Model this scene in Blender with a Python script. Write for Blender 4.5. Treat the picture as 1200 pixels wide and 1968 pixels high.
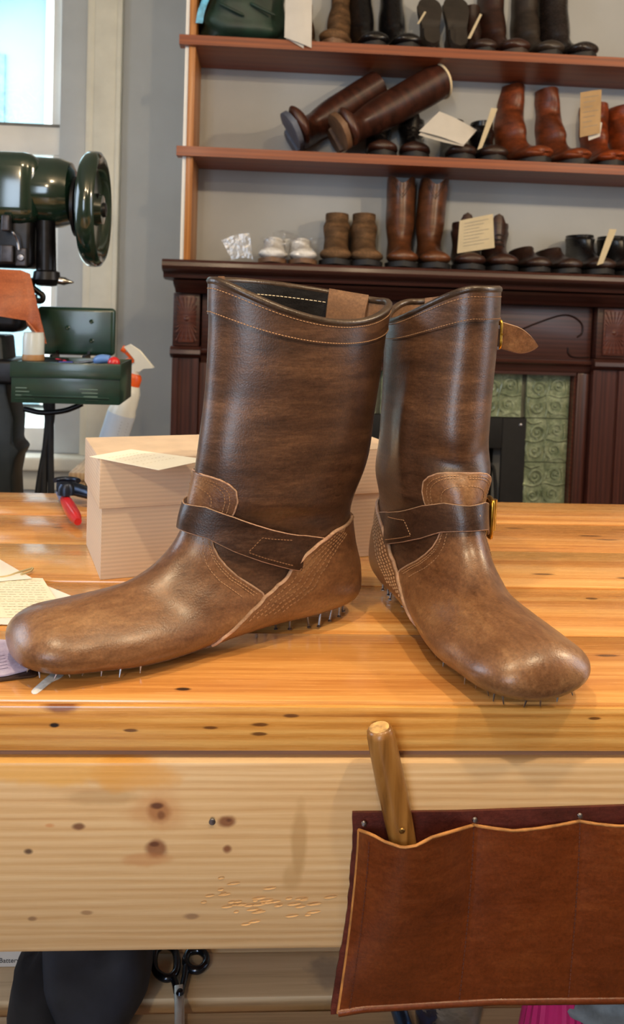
import bpy, bmesh, math, random
import numpy as np
from mathutils import Vector, Matrix, Euler
random.seed(7)
SC = bpy.context.scene
COL = SC.collection
for o in list(bpy.data.objects): bpy.data.objects.remove(o)

# ------------------------------------------------------------------ camera, world, lights
# world: bench top is z = 0, floor z = -0.9, +y runs away from the camera, metres
FPX, CX, CY = 1600.0, 600.0, 660.0
CAM = np.array([0.0, 0.0, 0.29])
YAW, PITCH, ROLL = math.radians(3.5), math.radians(2.86), 0.034
_f = np.array([math.sin(YAW)*math.cos(PITCH), math.cos(YAW)*math.cos(PITCH), -math.sin(PITCH)])
_r0 = np.array([math.cos(YAW), -math.sin(YAW), 0.0]); _u0 = np.cross(_r0, _f)
_r = math.cos(ROLL)*_r0 + math.sin(ROLL)*_u0
_u = -math.sin(ROLL)*_r0 + math.cos(ROLL)*_u0
cd = bpy.data.cameras.new('camera'); cam = bpy.data.objects.new('camera', cd); COL.objects.link(cam)
M = Matrix(((_r[0], _u[0], -_f[0], CAM[0]), (_r[1], _u[1], -_f[1], CAM[1]), (_r[2], _u[2], -_f[2], CAM[2]), (0, 0, 0, 1)))
cam.matrix_world = M
cd.sensor_fit = 'VERTICAL'; cd.sensor_height = 24.0; cd.lens = FPX/1968*24.0
cd.shift_y = -(984-CY)/1968; cd.clip_start = 0.02; cd.clip_end = 200
cd.dof.use_dof = True; cd.dof.focus_distance = 0.70; cd.dof.aperture_fstop = 9.0
SC.camera = cam
vs = SC.view_settings
vs.view_transform = 'Standard'; vs.look = 'None'; vs.gamma = 1.0; vs.use_curve_mapping = False; vs.exposure = 0.08
try:
    SC.cycles.use_denoising = True
    SC.cycles.max_bounces = 7; SC.cycles.diffuse_bounces = 4; SC.cycles.glossy_bounces = 3; SC.cycles.transmission_bounces = 4; SC.cycles.transparent_max_bounces = 8
except Exception: pass

def ray(px, py): return _f + _r*(px-CX)/FPX - _u*(py-CY)/FPX
def aty(px, py, y):
    d = ray(px, py); return CAM + d*((y-CAM[1])/d[1])
def atz(px, py, z=0.0):
    d = ray(px, py); return CAM + d*((z-CAM[2])/d[2])

def lin(c):
    return tuple((v/12.92 if v <= 0.04045 else ((v+0.055)/1.055)**2.4) for v in (x/255.0 for x in c))

w = bpy.data.worlds.new('overcast sky'); SC.world = w; w.use_nodes = True
bg = w.node_tree.nodes['Background']; bg.inputs[0].default_value = (0.80, 0.92, 1.0, 1); bg.inputs[1].default_value = 5.5

def area(name, loc, target, size, energy, color, sy=None):
    l = bpy.data.lights.new(name, 'AREA'); l.energy = energy; l.color = color; l.size = size
    if sy: l.shape = 'RECTANGLE'; l.size_y = sy
    o = bpy.data.objects.new(name, l); COL.objects.link(o); o.location = loc
    o.rotation_euler = (Vector(target)-Vector(loc)).to_track_quat('-Z', 'Y').to_euler(); return o
def point(name, loc, energy, color, r):
    l = bpy.data.lights.new(name, 'POINT'); l.energy = energy; l.color = color; l.shadow_soft_size = r
    o = bpy.data.objects.new(name, l); COL.objects.link(o); o.location = loc; return o
WARM = (1.0, 0.76, 0.48); COOL = (0.66, 0.82, 1.0)
# ceiling lamps of the workshop
point('ceiling_lamp_over_bench_left', (-0.22, 0.17, 1.45), 33, WARM, 0.025)
point('ceiling_lamp_over_bench_right', (0.62, 0.14, 1.45), 35, WARM, 0.025)
point('ceiling_lamp_far_right', (1.75, 1.0, 1.25), 50, WARM, 0.04)
point('ceiling_lamp_rear', (-0.60, -1.5, 1.40), 46, WARM, 0.06)
# daylight: windows of the room (one is seen at the left, the others are beside and behind the camera)
area('window_daylight_side', (-2.1, 1.1, 0.6), (0, .75, 0), 1.0, 30, COOL, 1.5)
area('window_daylight_right', (2.3, 0.9, 0.6), (0, .75, 0.1), 0.9, 15, COOL, 1.5)
area('window_daylight_front', (-1.0, -2.3, 0.6), (0, .75, 0.0), 0.8, 32, COOL, 1.4)

# ------------------------------------------------------------------ mesh helpers
def set_smooth(me, ang=None):
    me.polygons.foreach_set('use_smooth', [True]*len(me.polygons))
    if ang is not None:
        try: me.set_sharp_from_angle(angle=math.radians(ang))
        except Exception: pass
def tag(o, label=None, cat=None, group=None, kind=None):
    if label: o['label'] = label
    if cat: o['category'] = cat
    if group: o['group'] = group
    if kind: o['kind'] = kind
    return o
MW = {}
def link(o, parent=None):
    COL.objects.link(o)
    if parent is not None: o.parent = parent
    return o
def thing(name, label, cat, loc=(0, 0, 0), rot=(0, 0, 0), group=None, kind=None):
    o = bpy.data.objects.new(name, None); o.empty_display_size = 0.03; COL.objects.link(o)
    o.location = loc; o.rotation_euler = rot
    MW[o.name] = Matrix.Translation(loc) @ Euler(rot).to_matrix().to_4x4()
    return tag(o, label, cat, group, kind)
class MB:
    def __init__(s): s.v = []; s.f = []; s.n = 0
    def add(s, V, F):
        V = np.asarray(V, float).reshape(-1, 3); s.v.append(V); n = s.n
        s.f += [tuple(i+n for i in f) for f in F]; s.n += len(V); return s
    def box(s, c, d, R=None):
        c = np.asarray(c, float); h = np.asarray(d, float)/2
        V = np.array([[x, y, z] for x in (-1, 1) for y in (-1, 1) for z in (-1, 1)])*h
        if R is not None: V = V @ np.array(R).T
        return s.add(V+c, [(0, 1, 3, 2), (4, 6, 7, 5), (0, 4, 5, 1), (2, 3, 7, 6), (0, 2, 6, 4), (1, 5, 7, 3)])
    def bb(s, lo, hi):
        lo = np.asarray(lo, float); hi = np.asarray(hi, float); return s.box((lo+hi)/2, hi-lo)
    def grid(s, G, wu=False, wv=False, flip=False):
        G = np.asarray(G, float); a, b = G.shape[:2]; F = []
        for i in range(a if wu else a-1):
            for j in range(b if wv else b-1):
                i2, j2 = (i+1) % a, (j+1) % b
                q = (i*b+j, i*b+j2, i2*b+j2, i2*b+j)
                F.append(q[::-1] if flip else q)
        return s.add(G.reshape(-1, 3), F)
    def tube(s, P, r, n=8, closed=False, cap=True):
        P = np.asarray(P, float); m = len(P); r = np.broadcast_to(np.asarray(r, float), (m,))
        if closed: T = np.roll(P, -1, 0)-np.roll(P, 1, 0)
        else: T = np.gradient(P, axis=0)
        T /= np.linalg.norm(T, axis=1)[:, None]+1e-12
        up = np.array([0, 0, 1.0]) if abs(T[0][2]) < .9 else np.array([1.0, 0, 0])
        a = np.cross(T[0], up); a /= np.linalg.norm(a); rings = []
        for i in range(m):
            a = a-T[i]*(a@T[i]); a /= np.linalg.norm(a)+1e-12; b = np.cross(T[i], a)
            ph = np.arange(n)*2*np.pi/n
            rings.append(P[i]+r[i]*(np.cos(ph)[:, None]*a+np.sin(ph)[:, None]*b))
        n0 = s.n; s.grid(np.array(rings), wu=closed, wv=True)
        if cap and not closed:
            s.f.append(tuple(n0+k for k in range(n))[::-1]); s.f.append(tuple(n0+(m-1)*n+k for k in range(n)))
        return s
    def cyl(s, a, b, r, r2=None, n=16):
        return s.tube([a, b], [r, r if r2 is None else r2], n)
    def lathe(s, prof, n=24, M=None, cap=True):
        ph = np.arange(n)*2*np.pi/n
        G = np.array([[[r*np.cos(p), r*np.sin(p), z] for p in ph] for r, z in prof])
        if M is not None:
            A = np.array(M); G = G @ A[:3, :3].T + A[:3, 3]
        n0 = s.n; s.grid(G, wv=True)
        if cap:
            if prof[0][0] > 1e-6: s.f.append(tuple(n0+k for k in range(n))[::-1])
            if prof[-1][0] > 1e-6: s.f.append(tuple(n0+(len(prof)-1)*n+k for k in range(n)))
        return s
    def prism(s, poly, lo, hi, axis=2, M=None):
        poly = np.asarray(poly, float); n = len(poly)
        V = []
        for h in (lo, hi):
            for p in poly:
                q = [0, 0, 0]; k = [i for i in range(3) if i != axis]
                q[k[0]], q[k[1]] = p; q[axis] = h; V.append(q)
        V = np.array(V, float)
        if M is not None: A = np.array(M); V = V @ A[:3, :3].T + A[:3, 3]
        return s.add(V, [tuple(range(n))[::-1], tuple(range(n, 2*n))]+[(i, (i+1) % n, n+(i+1) % n, n+i) for i in range(n)])
    def sheet(s, G, t):
        """closed thin sheet from a grid of points; t = thickness vector or scalar along normals"""
        G = np.asarray(G, float); a, b = G.shape[:2]
        if np.ndim(t) == 0:
            du = np.gradient(G, axis=0); dv = np.gradient(G, axis=1); N = np.cross(du, dv)
            N /= np.linalg.norm(N, axis=-1)[..., None]+1e-12; B = G-N*t
        else: B = G+np.asarray(t, float)
        n0 = s.n; s.grid(G, flip=True); n1 = s.n; s.grid(B)
        loop = [(0, j) for j in range(b)]+[(i, b-1) for i in range(1, a)]+[(a-1, j) for j in range(b-2, -1, -1)]+[(i, 0) for i in range(a-2, 0, -1)]
        L = len(loop)
        for k in range(L):
            i, j = loop[k]; i2, j2 = loop[(k+1) % L]
            s.f.append((n0+i*b+j, n0+i2*b+j2, n1+i2*b+j2, n1+i*b+j))
        return s
    def build(s, name, mat, parent=None, world=False, smooth=None, bevel=0, seg=2, sub=0):
        V = np.vstack(s.v)
        if parent is not None and world:
            A = np.array(MW[parent.name].inverted()); V = V @ A[:3, :3].T + A[:3, 3]
        org = None
        if parent is None:
            lo, hi = V.min(0), V.max(0); org = np.array([(lo[0]+hi[0])/2, (lo[1]+hi[1])/2, lo[2]]); V = V-org
        me = bpy.data.meshes.new(name); me.from_pydata(V.tolist(), [], s.f); me.update()
        bm = bmesh.new(); bm.from_mesh(me)
        if bevel:
            ed = [e for e in bm.edges if len(e.link_faces) == 2 and e.calc_face_angle(0) > 0.6]
            bmesh.ops.bevel(bm, geom=ed, offset=bevel, segments=seg, profile=.5, affect='EDGES', clamp_overlap=True)
        bmesh.ops.recalc_face_normals(bm, faces=bm.faces)
        bm.to_mesh(me); bm.free()
        if mat is not None: me.materials.append(mat)
        if smooth is not None: set_smooth(me, smooth)
        elif bevel: set_smooth(me, 40)
        o = bpy.data.objects.new(name, me); link(o, parent)
        if parent is not None and parent.name in MW: MW[o.name] = MW[parent.name]
        if org is not None: o.location = org
        if sub:
            md = o.modifiers.new('sub', 'SUBSURF'); md.levels = sub; md.render_levels = sub
        return o
def rot(axis, deg): return np.array(Matrix.Rotation(math.radians(deg), 3, axis))
def fr(o, x, y, z):
    """4x4 frame from origin and three axis vectors"""
    m = np.eye(4); m[:3, 0] = x; m[:3, 1] = y; m[:3, 2] = z; m[:3, 3] = o; return m
def unit(v): v = np.asarray(v, float); return v/np.linalg.norm(v)
def catmull(P, n, closed=False):
    P = np.asarray(P, float); m = len(P); out = []
    Pe = np.vstack([P[-1:], P, P[:2]]) if closed else np.vstack([2*P[0]-P[1], P, 2*P[-1]-P[-2]])
    for i in range(m if closed else m-1):
        p0, p1, p2, p3 = Pe[i:i+4]; t = np.linspace(0, 1, n, endpoint=False)[:, None]
        out.append(.5*((2*p1)+(p2-p0)*t+(2*p0-5*p1+4*p2-p3)*t*t+(3*p1-p0-3*p2+p3)*t**3))
    if not closed: out.append(P[-1:])
    return np.vstack(out)
def sstep(a, b, x):
    t = np.clip((x-a)/(b-a), 0, 1); return t*t*(3-2*t)
def text_mesh(txt, size, name, mat, parent, Mloc, depth=0.0002, world=True):
    cu = bpy.data.curves.new(name+'_c', 'FONT'); cu.body = txt; cu.size = size; cu.extrude = depth; cu.align_x = 'LEFT'
    t = bpy.data.objects.new(name+'_t', cu); COL.objects.link(t)
    dg = bpy.context.evaluated_depsgraph_get(); me = bpy.data.meshes.new_from_object(t.evaluated_get(dg))
    bpy.data.objects.remove(t); bpy.data.curves.remove(cu)
    A = np.array(Mloc)
    if world and parent is not None: A = np.array(MW[parent.name].inverted()) @ A
    me.transform(Matrix(A.tolist())); me.materials.clear(); me.materials.append(mat)
    o = bpy.data.objects.new(name, me); return link(o, parent)

# ------------------------------------------------------------------ materials
MATS = {}
def ramp(nt, fac, cols):
    r = nt.nodes.new('ShaderNodeValToRGB'); e = r.color_ramp.elements
    while len(e) < len(cols): e.new(0.5)
    for k, (p, c) in enumerate(cols): e[k].position = p; e[k].color = (*lin(c), 1)
    nt.links.new(fac, r.inputs[0]); return r.outputs[0]
def node(nt, t, **kw):
    n = nt.nodes.new(t)
    for k, v in kw.items(): setattr(n, k, v)
    return n
def coords(nt, scale=(1, 1, 1), rnd=0.0, rotz=0.0):
    tc = node(nt, 'ShaderNodeTexCoord'); mp = node(nt, 'ShaderNodeMapping')
    mp.inputs['Scale'].default_value = scale; mp.inputs['Rotation'].default_value = (0, 0, rotz)
    src = tc.outputs['Object']
    if rnd:
        oi = node(nt, 'ShaderNodeObjectInfo'); m = node(nt, 'ShaderNodeVectorMath', operation='MULTIPLY_ADD')
        cb = node(nt, 'ShaderNodeCombineXYZ')
        for k in range(3): nt.links.new(oi.outputs['Random'], cb.inputs[k])
        nt.links.new(cb.outputs[0], m.inputs[0]); m.inputs[1].default_value = (rnd, rnd*1.7, rnd*.6); nt.links.new(src, m.inputs[2]); src = m.outputs[0]
    nt.links.new(src, mp.inputs[0]); return mp.outputs[0]
def noise(nt, vec, scale, detail=4, rough=.55, dist=0.0):
    n = node(nt, 'ShaderNodeTexNoise'); n.inputs['Scale'].default_value = scale; n.inputs['Detail'].default_value = detail
    n.inputs['Roughness'].default_value = rough; n.inputs['Distortion'].default_value = dist
    nt.links.new(vec, n.inputs['Vector']); return n.outputs['Fac']
def mix(nt, a, b, fac, mode='MIX'):
    m = node(nt, 'ShaderNodeMix', data_type='RGBA', blend_type=mode)
    for s, k in ((a, 6), (b, 7)):
        if isinstance(s, tuple): m.inputs[k].default_value = (*lin(s), 1) if len(s) == 3 else s
        else: nt.links.new(s, m.inputs[k])
    if isinstance(fac, (int, float)): m.inputs[0].default_value = fac
    else: nt.links.new(fac, m.inputs[0])
    return m.outputs[2]
def newmat(name):
    m = bpy.data.materials.new(name); m.use_nodes = True; nt = m.node_tree
    return m, nt, nt.nodes['Principled BSDF']
def bump(nt, p, h, strength, dist=0.001):
    b = node(nt, 'ShaderNodeBump'); b.inputs['Strength'].default_value = strength; b.inputs['Distance'].default_value = dist
    nt.links.new(h, b.inputs['Height']); nt.links.new(b.outputs[0], p.inputs['Normal'])
def mul(nt, a, b, op='MULTIPLY'):
    m = node(nt, 'ShaderNodeMath', operation=op)
    for k, s in enumerate((a, b)):
        if isinstance(s, (int, float)): m.inputs[k].default_value = s
        else: nt.links.new(s, m.inputs[k])
    return m.outputs[0]
def simple(name, c, rough=.5, metal=0.0, var=0.12, scale=20, bmp=0.0, spec=.5, coat=0.0, stretch=(1, 1, 1), rnd=0.0):
    if name in MATS: return MATS[name]
    m, nt, p = newmat(name); v = coords(nt, stretch, rnd)
    n = noise(nt, v, scale, 5)
    d = tuple(max(0, x*(1-var)) for x in c); l = tuple(min(255, x*(1+var)) for x in c)
    nt.links.new(ramp(nt, n, [(.3, d), (.7, l)]), p.inputs['Base Color'])
    p.inputs['Roughness'].default_value = rough; p.inputs['Metallic'].default_value = metal
    p.inputs['Specular IOR Level'].default_value = spec; p.inputs['Coat Weight'].default_value = coat; p.inputs['Coat Roughness'].default_value = .12
    if bmp: bump(nt, p, n, bmp)
    MATS[name] = m; return m
def leather(name, dark, mid, light, rough=.42, streak=(1, 1, 3), grain=420, bmp=.25, coat=.12, rnd=0.0, big=9, spec=.5):
    m, nt, p = newmat(name)
    v = coords(nt, streak, rnd); v1 = coords(nt, (1, 1, 1), rnd)
    a = noise(nt, v, big, 6, .6, .3); b = noise(nt, v, big*9, 5, .65)
    f = mul(nt, mul(nt, a, .68), mul(nt, b, .32), 'ADD')
    col = ramp(nt, f, [(.34, dark), (.52, mid), (.68, light)])
    fine = noise(nt, v1, grain, 3, .6)
    col = mix(nt, col, ramp(nt, fine, [(.3, (70, 70, 70)), (.7, (160, 160, 160))]), .5, 'OVERLAY')
    nt.links.new(col, p.inputs['Base Color'])
    rr = node(nt, 'ShaderNodeMapRange'); nt.links.new(b, rr.inputs[0]); rr.inputs[1].default_value = .3; rr.inputs[2].default_value = .7
    rr.inputs[3].default_value = rough-.07; rr.inputs[4].default_value = rough+.09; nt.links.new(rr.outputs[0], p.inputs['Roughness'])
    p.inputs['Coat Weight'].default_value = coat; p.inputs['Coat Roughness'].default_value = .28
    p.inputs['Specular IOR Level'].default_value = spec
    vo = node(nt, 'ShaderNodeTexVoronoi'); vo.inputs['Scale'].default_value = grain*1.6; nt.links.new(v1, vo.inputs['Vector'])
    h = mul(nt, mul(nt, vo.outputs[0], .6), mul(nt, fine, .5), 'ADD'); bump(nt, p, h, bmp, .0006)
    MATS[name] = m; return m
def wood(name, dark, mid, light, rough=.3, coat=.3, along='X', rnd=3.0, marks=(), grain=1.0, bmp=.12, stains=(), spec=.5):
    """marks: knots (x, y, z, rx, rz, colour); stains: (x, z, rx, rz, colour, strength)"""
    m, nt, p = newmat(name)
    sc = {'X': (1.3, 46, 46), 'Z': (46, 46, 1.3), 'Y': (46, 1.3, 46)}[along]
    v = coords(nt, tuple(s*grain for s in sc), rnd)
    a = noise(nt, v, 2.2, 4, .55, .8)
    wv = node(nt, 'ShaderNodeTexWave', wave_type='BANDS', bands_direction={'X': 'Z', 'Z': 'X', 'Y': 'Z'}[along]); nt.links.new(v, wv.inputs['Vector'])
    wv.inputs['Scale'].default_value = .55; wv.inputs['Distortion'].default_value = 6.0; wv.inputs['Detail'].default_value = 3; wv.inputs['Detail Scale'].default_value = 1.2
    b = noise(nt, v, 9, 4, .7)
    lo = noise(nt, coords(nt, tuple(s*grain*.12 for s in sc), rnd), 3.0, 3, .5, .5)
    f = mul(nt, mul(nt, mul(nt, a, .36), mul(nt, lo, .24), 'ADD'), mul(nt, mul(nt, wv.outputs['Fac'], .16), mul(nt, b, .24), 'ADD'), 'ADD')
    col = ramp(nt, f, [(.30, dark), (.47, mid), (.66, light)])
    oi = node(nt, 'ShaderNodeObjectInfo')
    rv = node(nt, 'ShaderNodeMapRange'); nt.links.new(oi.outputs['Random'], rv.inputs[0]); rv.inputs[3].default_value = .90; rv.inputs[4].default_value = 1.07
    cc = node(nt, 'ShaderNodeCombineColor')
    for k in range(3): nt.links.new(rv.outputs[0], cc.inputs[k])
    col = mix(nt, col, cc.outputs[0], 1.0, 'MULTIPLY')
    tc = node(nt, 'ShaderNodeTexCoord')
    wob = node(nt, 'ShaderNodeTexNoise'); wob.inputs['Scale'].default_value = 45; wob.inputs['Detail'].default_value = 3; nt.links.new(tc.outputs['Object'], wob.inputs['Vector'])
    for (kx, ky, kz, rx, rz, kc, st) in marks:
        s = node(nt, 'ShaderNodeVectorMath', operation='SUBTRACT'); nt.links.new(tc.outputs['Object'], s.inputs[0]); s.inputs[1].default_value = (kx, ky, kz)
        sc2 = node(nt, 'ShaderNodeVectorMath', operation='MULTIPLY'); nt.links.new(s.outputs[0], sc2.inputs[0]); sc2.inputs[1].default_value = (1/rx, 1/max(rx, rz), 1/rz)
        L = node(nt, 'ShaderNodeVectorMath', operation='LENGTH'); nt.links.new(sc2.outputs[0], L.inputs[0])
        w2 = mul(nt, mul(nt, wob.outputs['Fac'], 1.3), .35, 'ADD')
        d = mul(nt, L.outputs['Value'], w2)
        mr = node(nt, 'ShaderNodeMapRange', interpolation_type='SMOOTHSTEP'); nt.links.new(d, mr.inputs[0]); mr.inputs[1].default_value = .55; mr.inputs[2].default_value = 1.15; mr.inputs[3].default_value = st; mr.inputs[4].default_value = 0
        col = mix(nt, col, kc, mr.outputs[0])
    nt.links.new(col, p.inputs['Base Color'])
    rr = node(nt, 'ShaderNodeMapRange'); nt.links.new(b, rr.inputs[0]); rr.inputs[1].default_value = .3; rr.inputs[2].default_value = .7
    rr.inputs[3].default_value = rough-.06; rr.inputs[4].default_value = rough+.10; nt.links.new(rr.outputs[0], p.inputs['Roughness'])
    p.inputs['Coat Weight'].default_value = coat; p.inputs['Coat Roughness'].default_value = .16; p.inputs['Specular IOR Level'].default_value = spec
    bump(nt, p, f, bmp, .002)
    MATS[name] = m; return m
def plastic_film(name, fac=.72, tint=(235, 240, 245), rough=.12):
    m, nt, p = newmat(name); nt.nodes.remove(p); out = nt.nodes['Material Output']
    t = node(nt, 'ShaderNodeBsdfTransparent'); g = node(nt, 'ShaderNodeBsdfGlossy'); g.inputs['Color'].default_value = (*lin(tint), 1); g.inputs['Roughness'].default_value = rough
    n = noise(nt, coords(nt), 60, 3); b = node(nt, 'ShaderNodeBump'); b.inputs['Strength'].default_value = .5; b.inputs['Distance'].default_value = .004
    nt.links.new(n, b.inputs['Height']); nt.links.new(b.outputs[0], g.inputs['Normal'])
    mx = node(nt, 'ShaderNodeMixShader'); mx.inputs[0].default_value = 1-fac
    nt.links.new(t.outputs[0], mx.inputs[1]); nt.links.new(g.outputs[0], mx.inputs[2]); nt.links.new(mx.outputs[0], out.inputs[0])
    MATS[name] = m; return m

L_SHAFT = leather('oiled brown shaft leather', (64, 42, 30), (94, 64, 45), (126, 89, 62), rough=.36, streak=(.8, .8, 4.5), big=14, coat=.25)
L_VAMP = leather('oiled brown vamp leather', (96, 60, 37), (138, 95, 61), (172, 128, 86), rough=.37, streak=(1, 2.5, 2.5), big=8, bmp=.3, coat=.35)
L_STRAP = leather('dark brown strap leather', (48, 31, 23), (74, 50, 37), (104, 74, 54), rough=.36, streak=(1, 1, 4), big=14)
L_EDGE = leather('raw cut leather edge', (158, 122, 94), (196, 160, 130), (216, 184, 156), rough=.7, coat=0)
L_BIND = leather('dark binding leather', (50, 38, 30), (76, 58, 44), (100, 80, 62), rough=.33)
L_LINING = leather('tan suede lining', (110, 78, 52), (146, 106, 74), (176, 134, 98), rough=.75, coat=0)
L_BLACK = leather('black facing leather', (16, 15, 17), (30, 28, 30), (52, 48, 48), rough=.34)
THREAD = simple('tan waxed thread', (158, 120, 86), .7)
THREAD_W = simple('off white thread', (205, 192, 168), .7)
BRASS = simple('brushed brass', (196, 152, 62), .28, 1.0, .15, 120)
STEEL = simple('grey nail steel', (150, 150, 156), .35, 1.0, .2, 90)

# ------------------------------------------------------------------ room shell
WALL = simple('grey beige wall paint', (172, 175, 176), .75, 0, .03, 3)
WALLR = simple('pale room paint', (140, 132, 120), .8, 0, .03, 3)
WHITE_PAINT = simple('white gloss paint', (238, 238, 234), .4, 0, .03, 6)
CREAM_PAINT = simple('cream trim paint', (226, 222, 206), .45, 0, .04, 8)
FLOORW = wood('dark floor boards', (60, 38, 24), (92, 60, 38), (120, 84, 56), along='X')
def struct(mb, name, mat, parent=None, **k):
    o = mb.build(name, mat, parent, **k)
    if parent is None: o['kind'] = 'structure'
    return o
YB, YC = 3.25, 2.97          # alcove wall and chimney breast faces
FZ, CZ = -0.9, 1.78
WX0, WX1, WZ0, WZ1 = -1.75, -0.689, -0.33, 1.60      # window opening
struct(MB().bb((-2.3, -2.6, FZ-.05), (2.6, 3.5, FZ)), 'floor', FLOORW)
struct(MB().bb((-2.3, -2.6, CZ), (2.6, 3.5, CZ+.05)), 'ceiling', simple('ceiling paint', (170, 164, 152), .85, 0, .02, 3))
mb = MB().bb((-2.2, YB, FZ), (WX0, YB+.16, CZ)).bb((WX1, YB, FZ), (-.22, YB+.16, CZ)).bb((WX0, YB, FZ), (WX1, YB+.16, WZ0)).bb((WX0, YB, WZ1), (WX1, YB+.16, CZ))
struct(mb, 'wall_back', WALL)
struct(MB().bb((-.262, YC, FZ), (2.4, YB+.16, CZ)), 'wall_chimney', WALL)
struct(MB().bb((-2.3, -2.6, FZ), (-2.2, 3.5, CZ)), 'wall_left', WALLR)
struct(MB().bb((2.4, -2.6, FZ), (2.5, 3.5, CZ)), 'wall_right', WALLR)
struct(MB().bb((-2.2, -2.6, FZ), (2.4, -2.5, CZ)), 'wall_front', WALLR)
struct(MB().bb((-.62, YB-.018, FZ), (-.264, YB, FZ+.16)), 'baseboard_back', CREAM_PAINT, bevel=.004)
# white corner batten running up beside the shelf upright
struct(MB().bb((-.2715, 2.728, .409), (-.2605, YC+.01, CZ-.001)), 'trim_1', WHITE_PAINT)
# window
win = thing('window_1', 'tall white sash window with cream casing', None, ((WX0+WX1)/2, YB, WZ0), kind='structure')
def P(mb, name, mat, par, **k): return mb.build(name, mat, par, world=True, **k)
y0 = YB
for k, (xa, xb, yf) in enumerate(((-.660, -.575, -.028), (-.690, -.658, -.018), (-.577, -.556, -.036))):
    P(MB().bb((xa, y0+yf, WZ0-.10), (xb, y0-.001, WZ1+.1)), 'casing_board', CREAM_PAINT, win, bevel=.006)
P(MB().bb((WX0-.12, y0-.03, WZ1), (-.556, y0-.001, WZ1+.12)), 'casing_head', CREAM_PAINT, win, bevel=.006)
P(MB().bb((-.79, y0+.002, WZ0), (-.690, y0+.05, WZ1)), 'jamb', simple('grey white jamb paint', (190, 196, 200), .4, 0, .03, 6), win, bevel=.004)
P(MB().bb((WX0-.02, y0-.085, WZ0-.055), (-.54, y0+.14, WZ0)), 'window_sill', CREAM_PAINT, win, bevel=.012, seg=3)
P(MB().bb((WX0-.02, y0-.02, WZ0-.14), (-.56, y0-.001, WZ0-.056)), 'sill_apron', CREAM_PAINT, win, bevel=.006)
P(MB().bb((-.84, y0+.085, .905), (-.79, y0+.125, WZ1)), 'upper_stile', WHITE_PAINT, win, bevel=.004)
P(MB().bb((WX0, y0+.05, .82), (-.79, y0+.09, .93)), 'meeting_rail', WHITE_PAINT, win, bevel=.004)
P(MB().bb((WX0, y0+.045, .927), (-.79, y0+.10, .937)), 'rail_lip', simple('mid grey rail', (110, 108, 102), .5), win)  # lip in a darker grey than the white rail
P(MB().bb((-.825, y0+.052, WZ0+.09), (-.79, y0+.09, .82)), 'lower_stile', WHITE_PAINT, win, bevel=.004)
P(MB().bb((WX0, y0+.052, WZ0), (-.79, y0+.09, WZ0+.09)), 'bottom_rail', WHITE_PAINT, win, bevel=.004)
GLASS = plastic_film('window glass', .94, (255, 255, 255), .02)
P(MB().bb((WX0, y0+.103, .93), (-.83, y0+.107, WZ1)), 'pane', GLASS, win)
P(MB().bb((WX0, y0+.069, WZ0+.08), (-.82, y0+.073, .83)), 'pane', GLASS, win)
# house across the yard, seen through the upper panes
SID = simple('pale blue siding', (142, 172, 178), .8, 0, .05, 1)
hs = thing('neighbour_house', 'pale sunlit house wall with white eave outside the window', 'house', (-2.6, 9.0, FZ))
P(MB().bb((-8, 9.0, FZ), (-2.20, 12, 6.1)), 'siding', SID, hs)
P(MB().add([[-8, 8.6, 3.2], [-1.95, 8.6, 3.75], [-1.95, 8.6, 3.45], [-8, 8.6, 2.5], [-8, 9.3, 3.2], [-1.95, 9.3, 3.75], [-1.95, 9.3, 3.45], [-8, 9.3, 2.5]], [(0, 1, 2, 3), (7, 6, 5, 4), (0, 4, 5, 1), (3, 2, 6, 7), (1, 5, 6, 2), (0, 3, 7, 4)]), 'eave', simple('white fascia board', (205, 204, 198), .7, 0, .02), hs)
P(MB().bb((-2.33, 8.95, FZ), (-2.15, 9.05, 3.5)), 'corner_board', simple('white fascia board', (205, 204, 198), .7), hs)
P(MB().bb((-4.6, 8.96, 1.4), (-2.75, 9.01, 2.75)), 'shutter', simple('pale teal shutter', (118, 152, 160), .7, 0, .15, 9), hs)
# ground outside
struct(MB().bb((-30, 3.6, FZ-.3), (30, 40, FZ-.05)), 'ground', simple('pale yard gravel', (190, 190, 180), .9))

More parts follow.
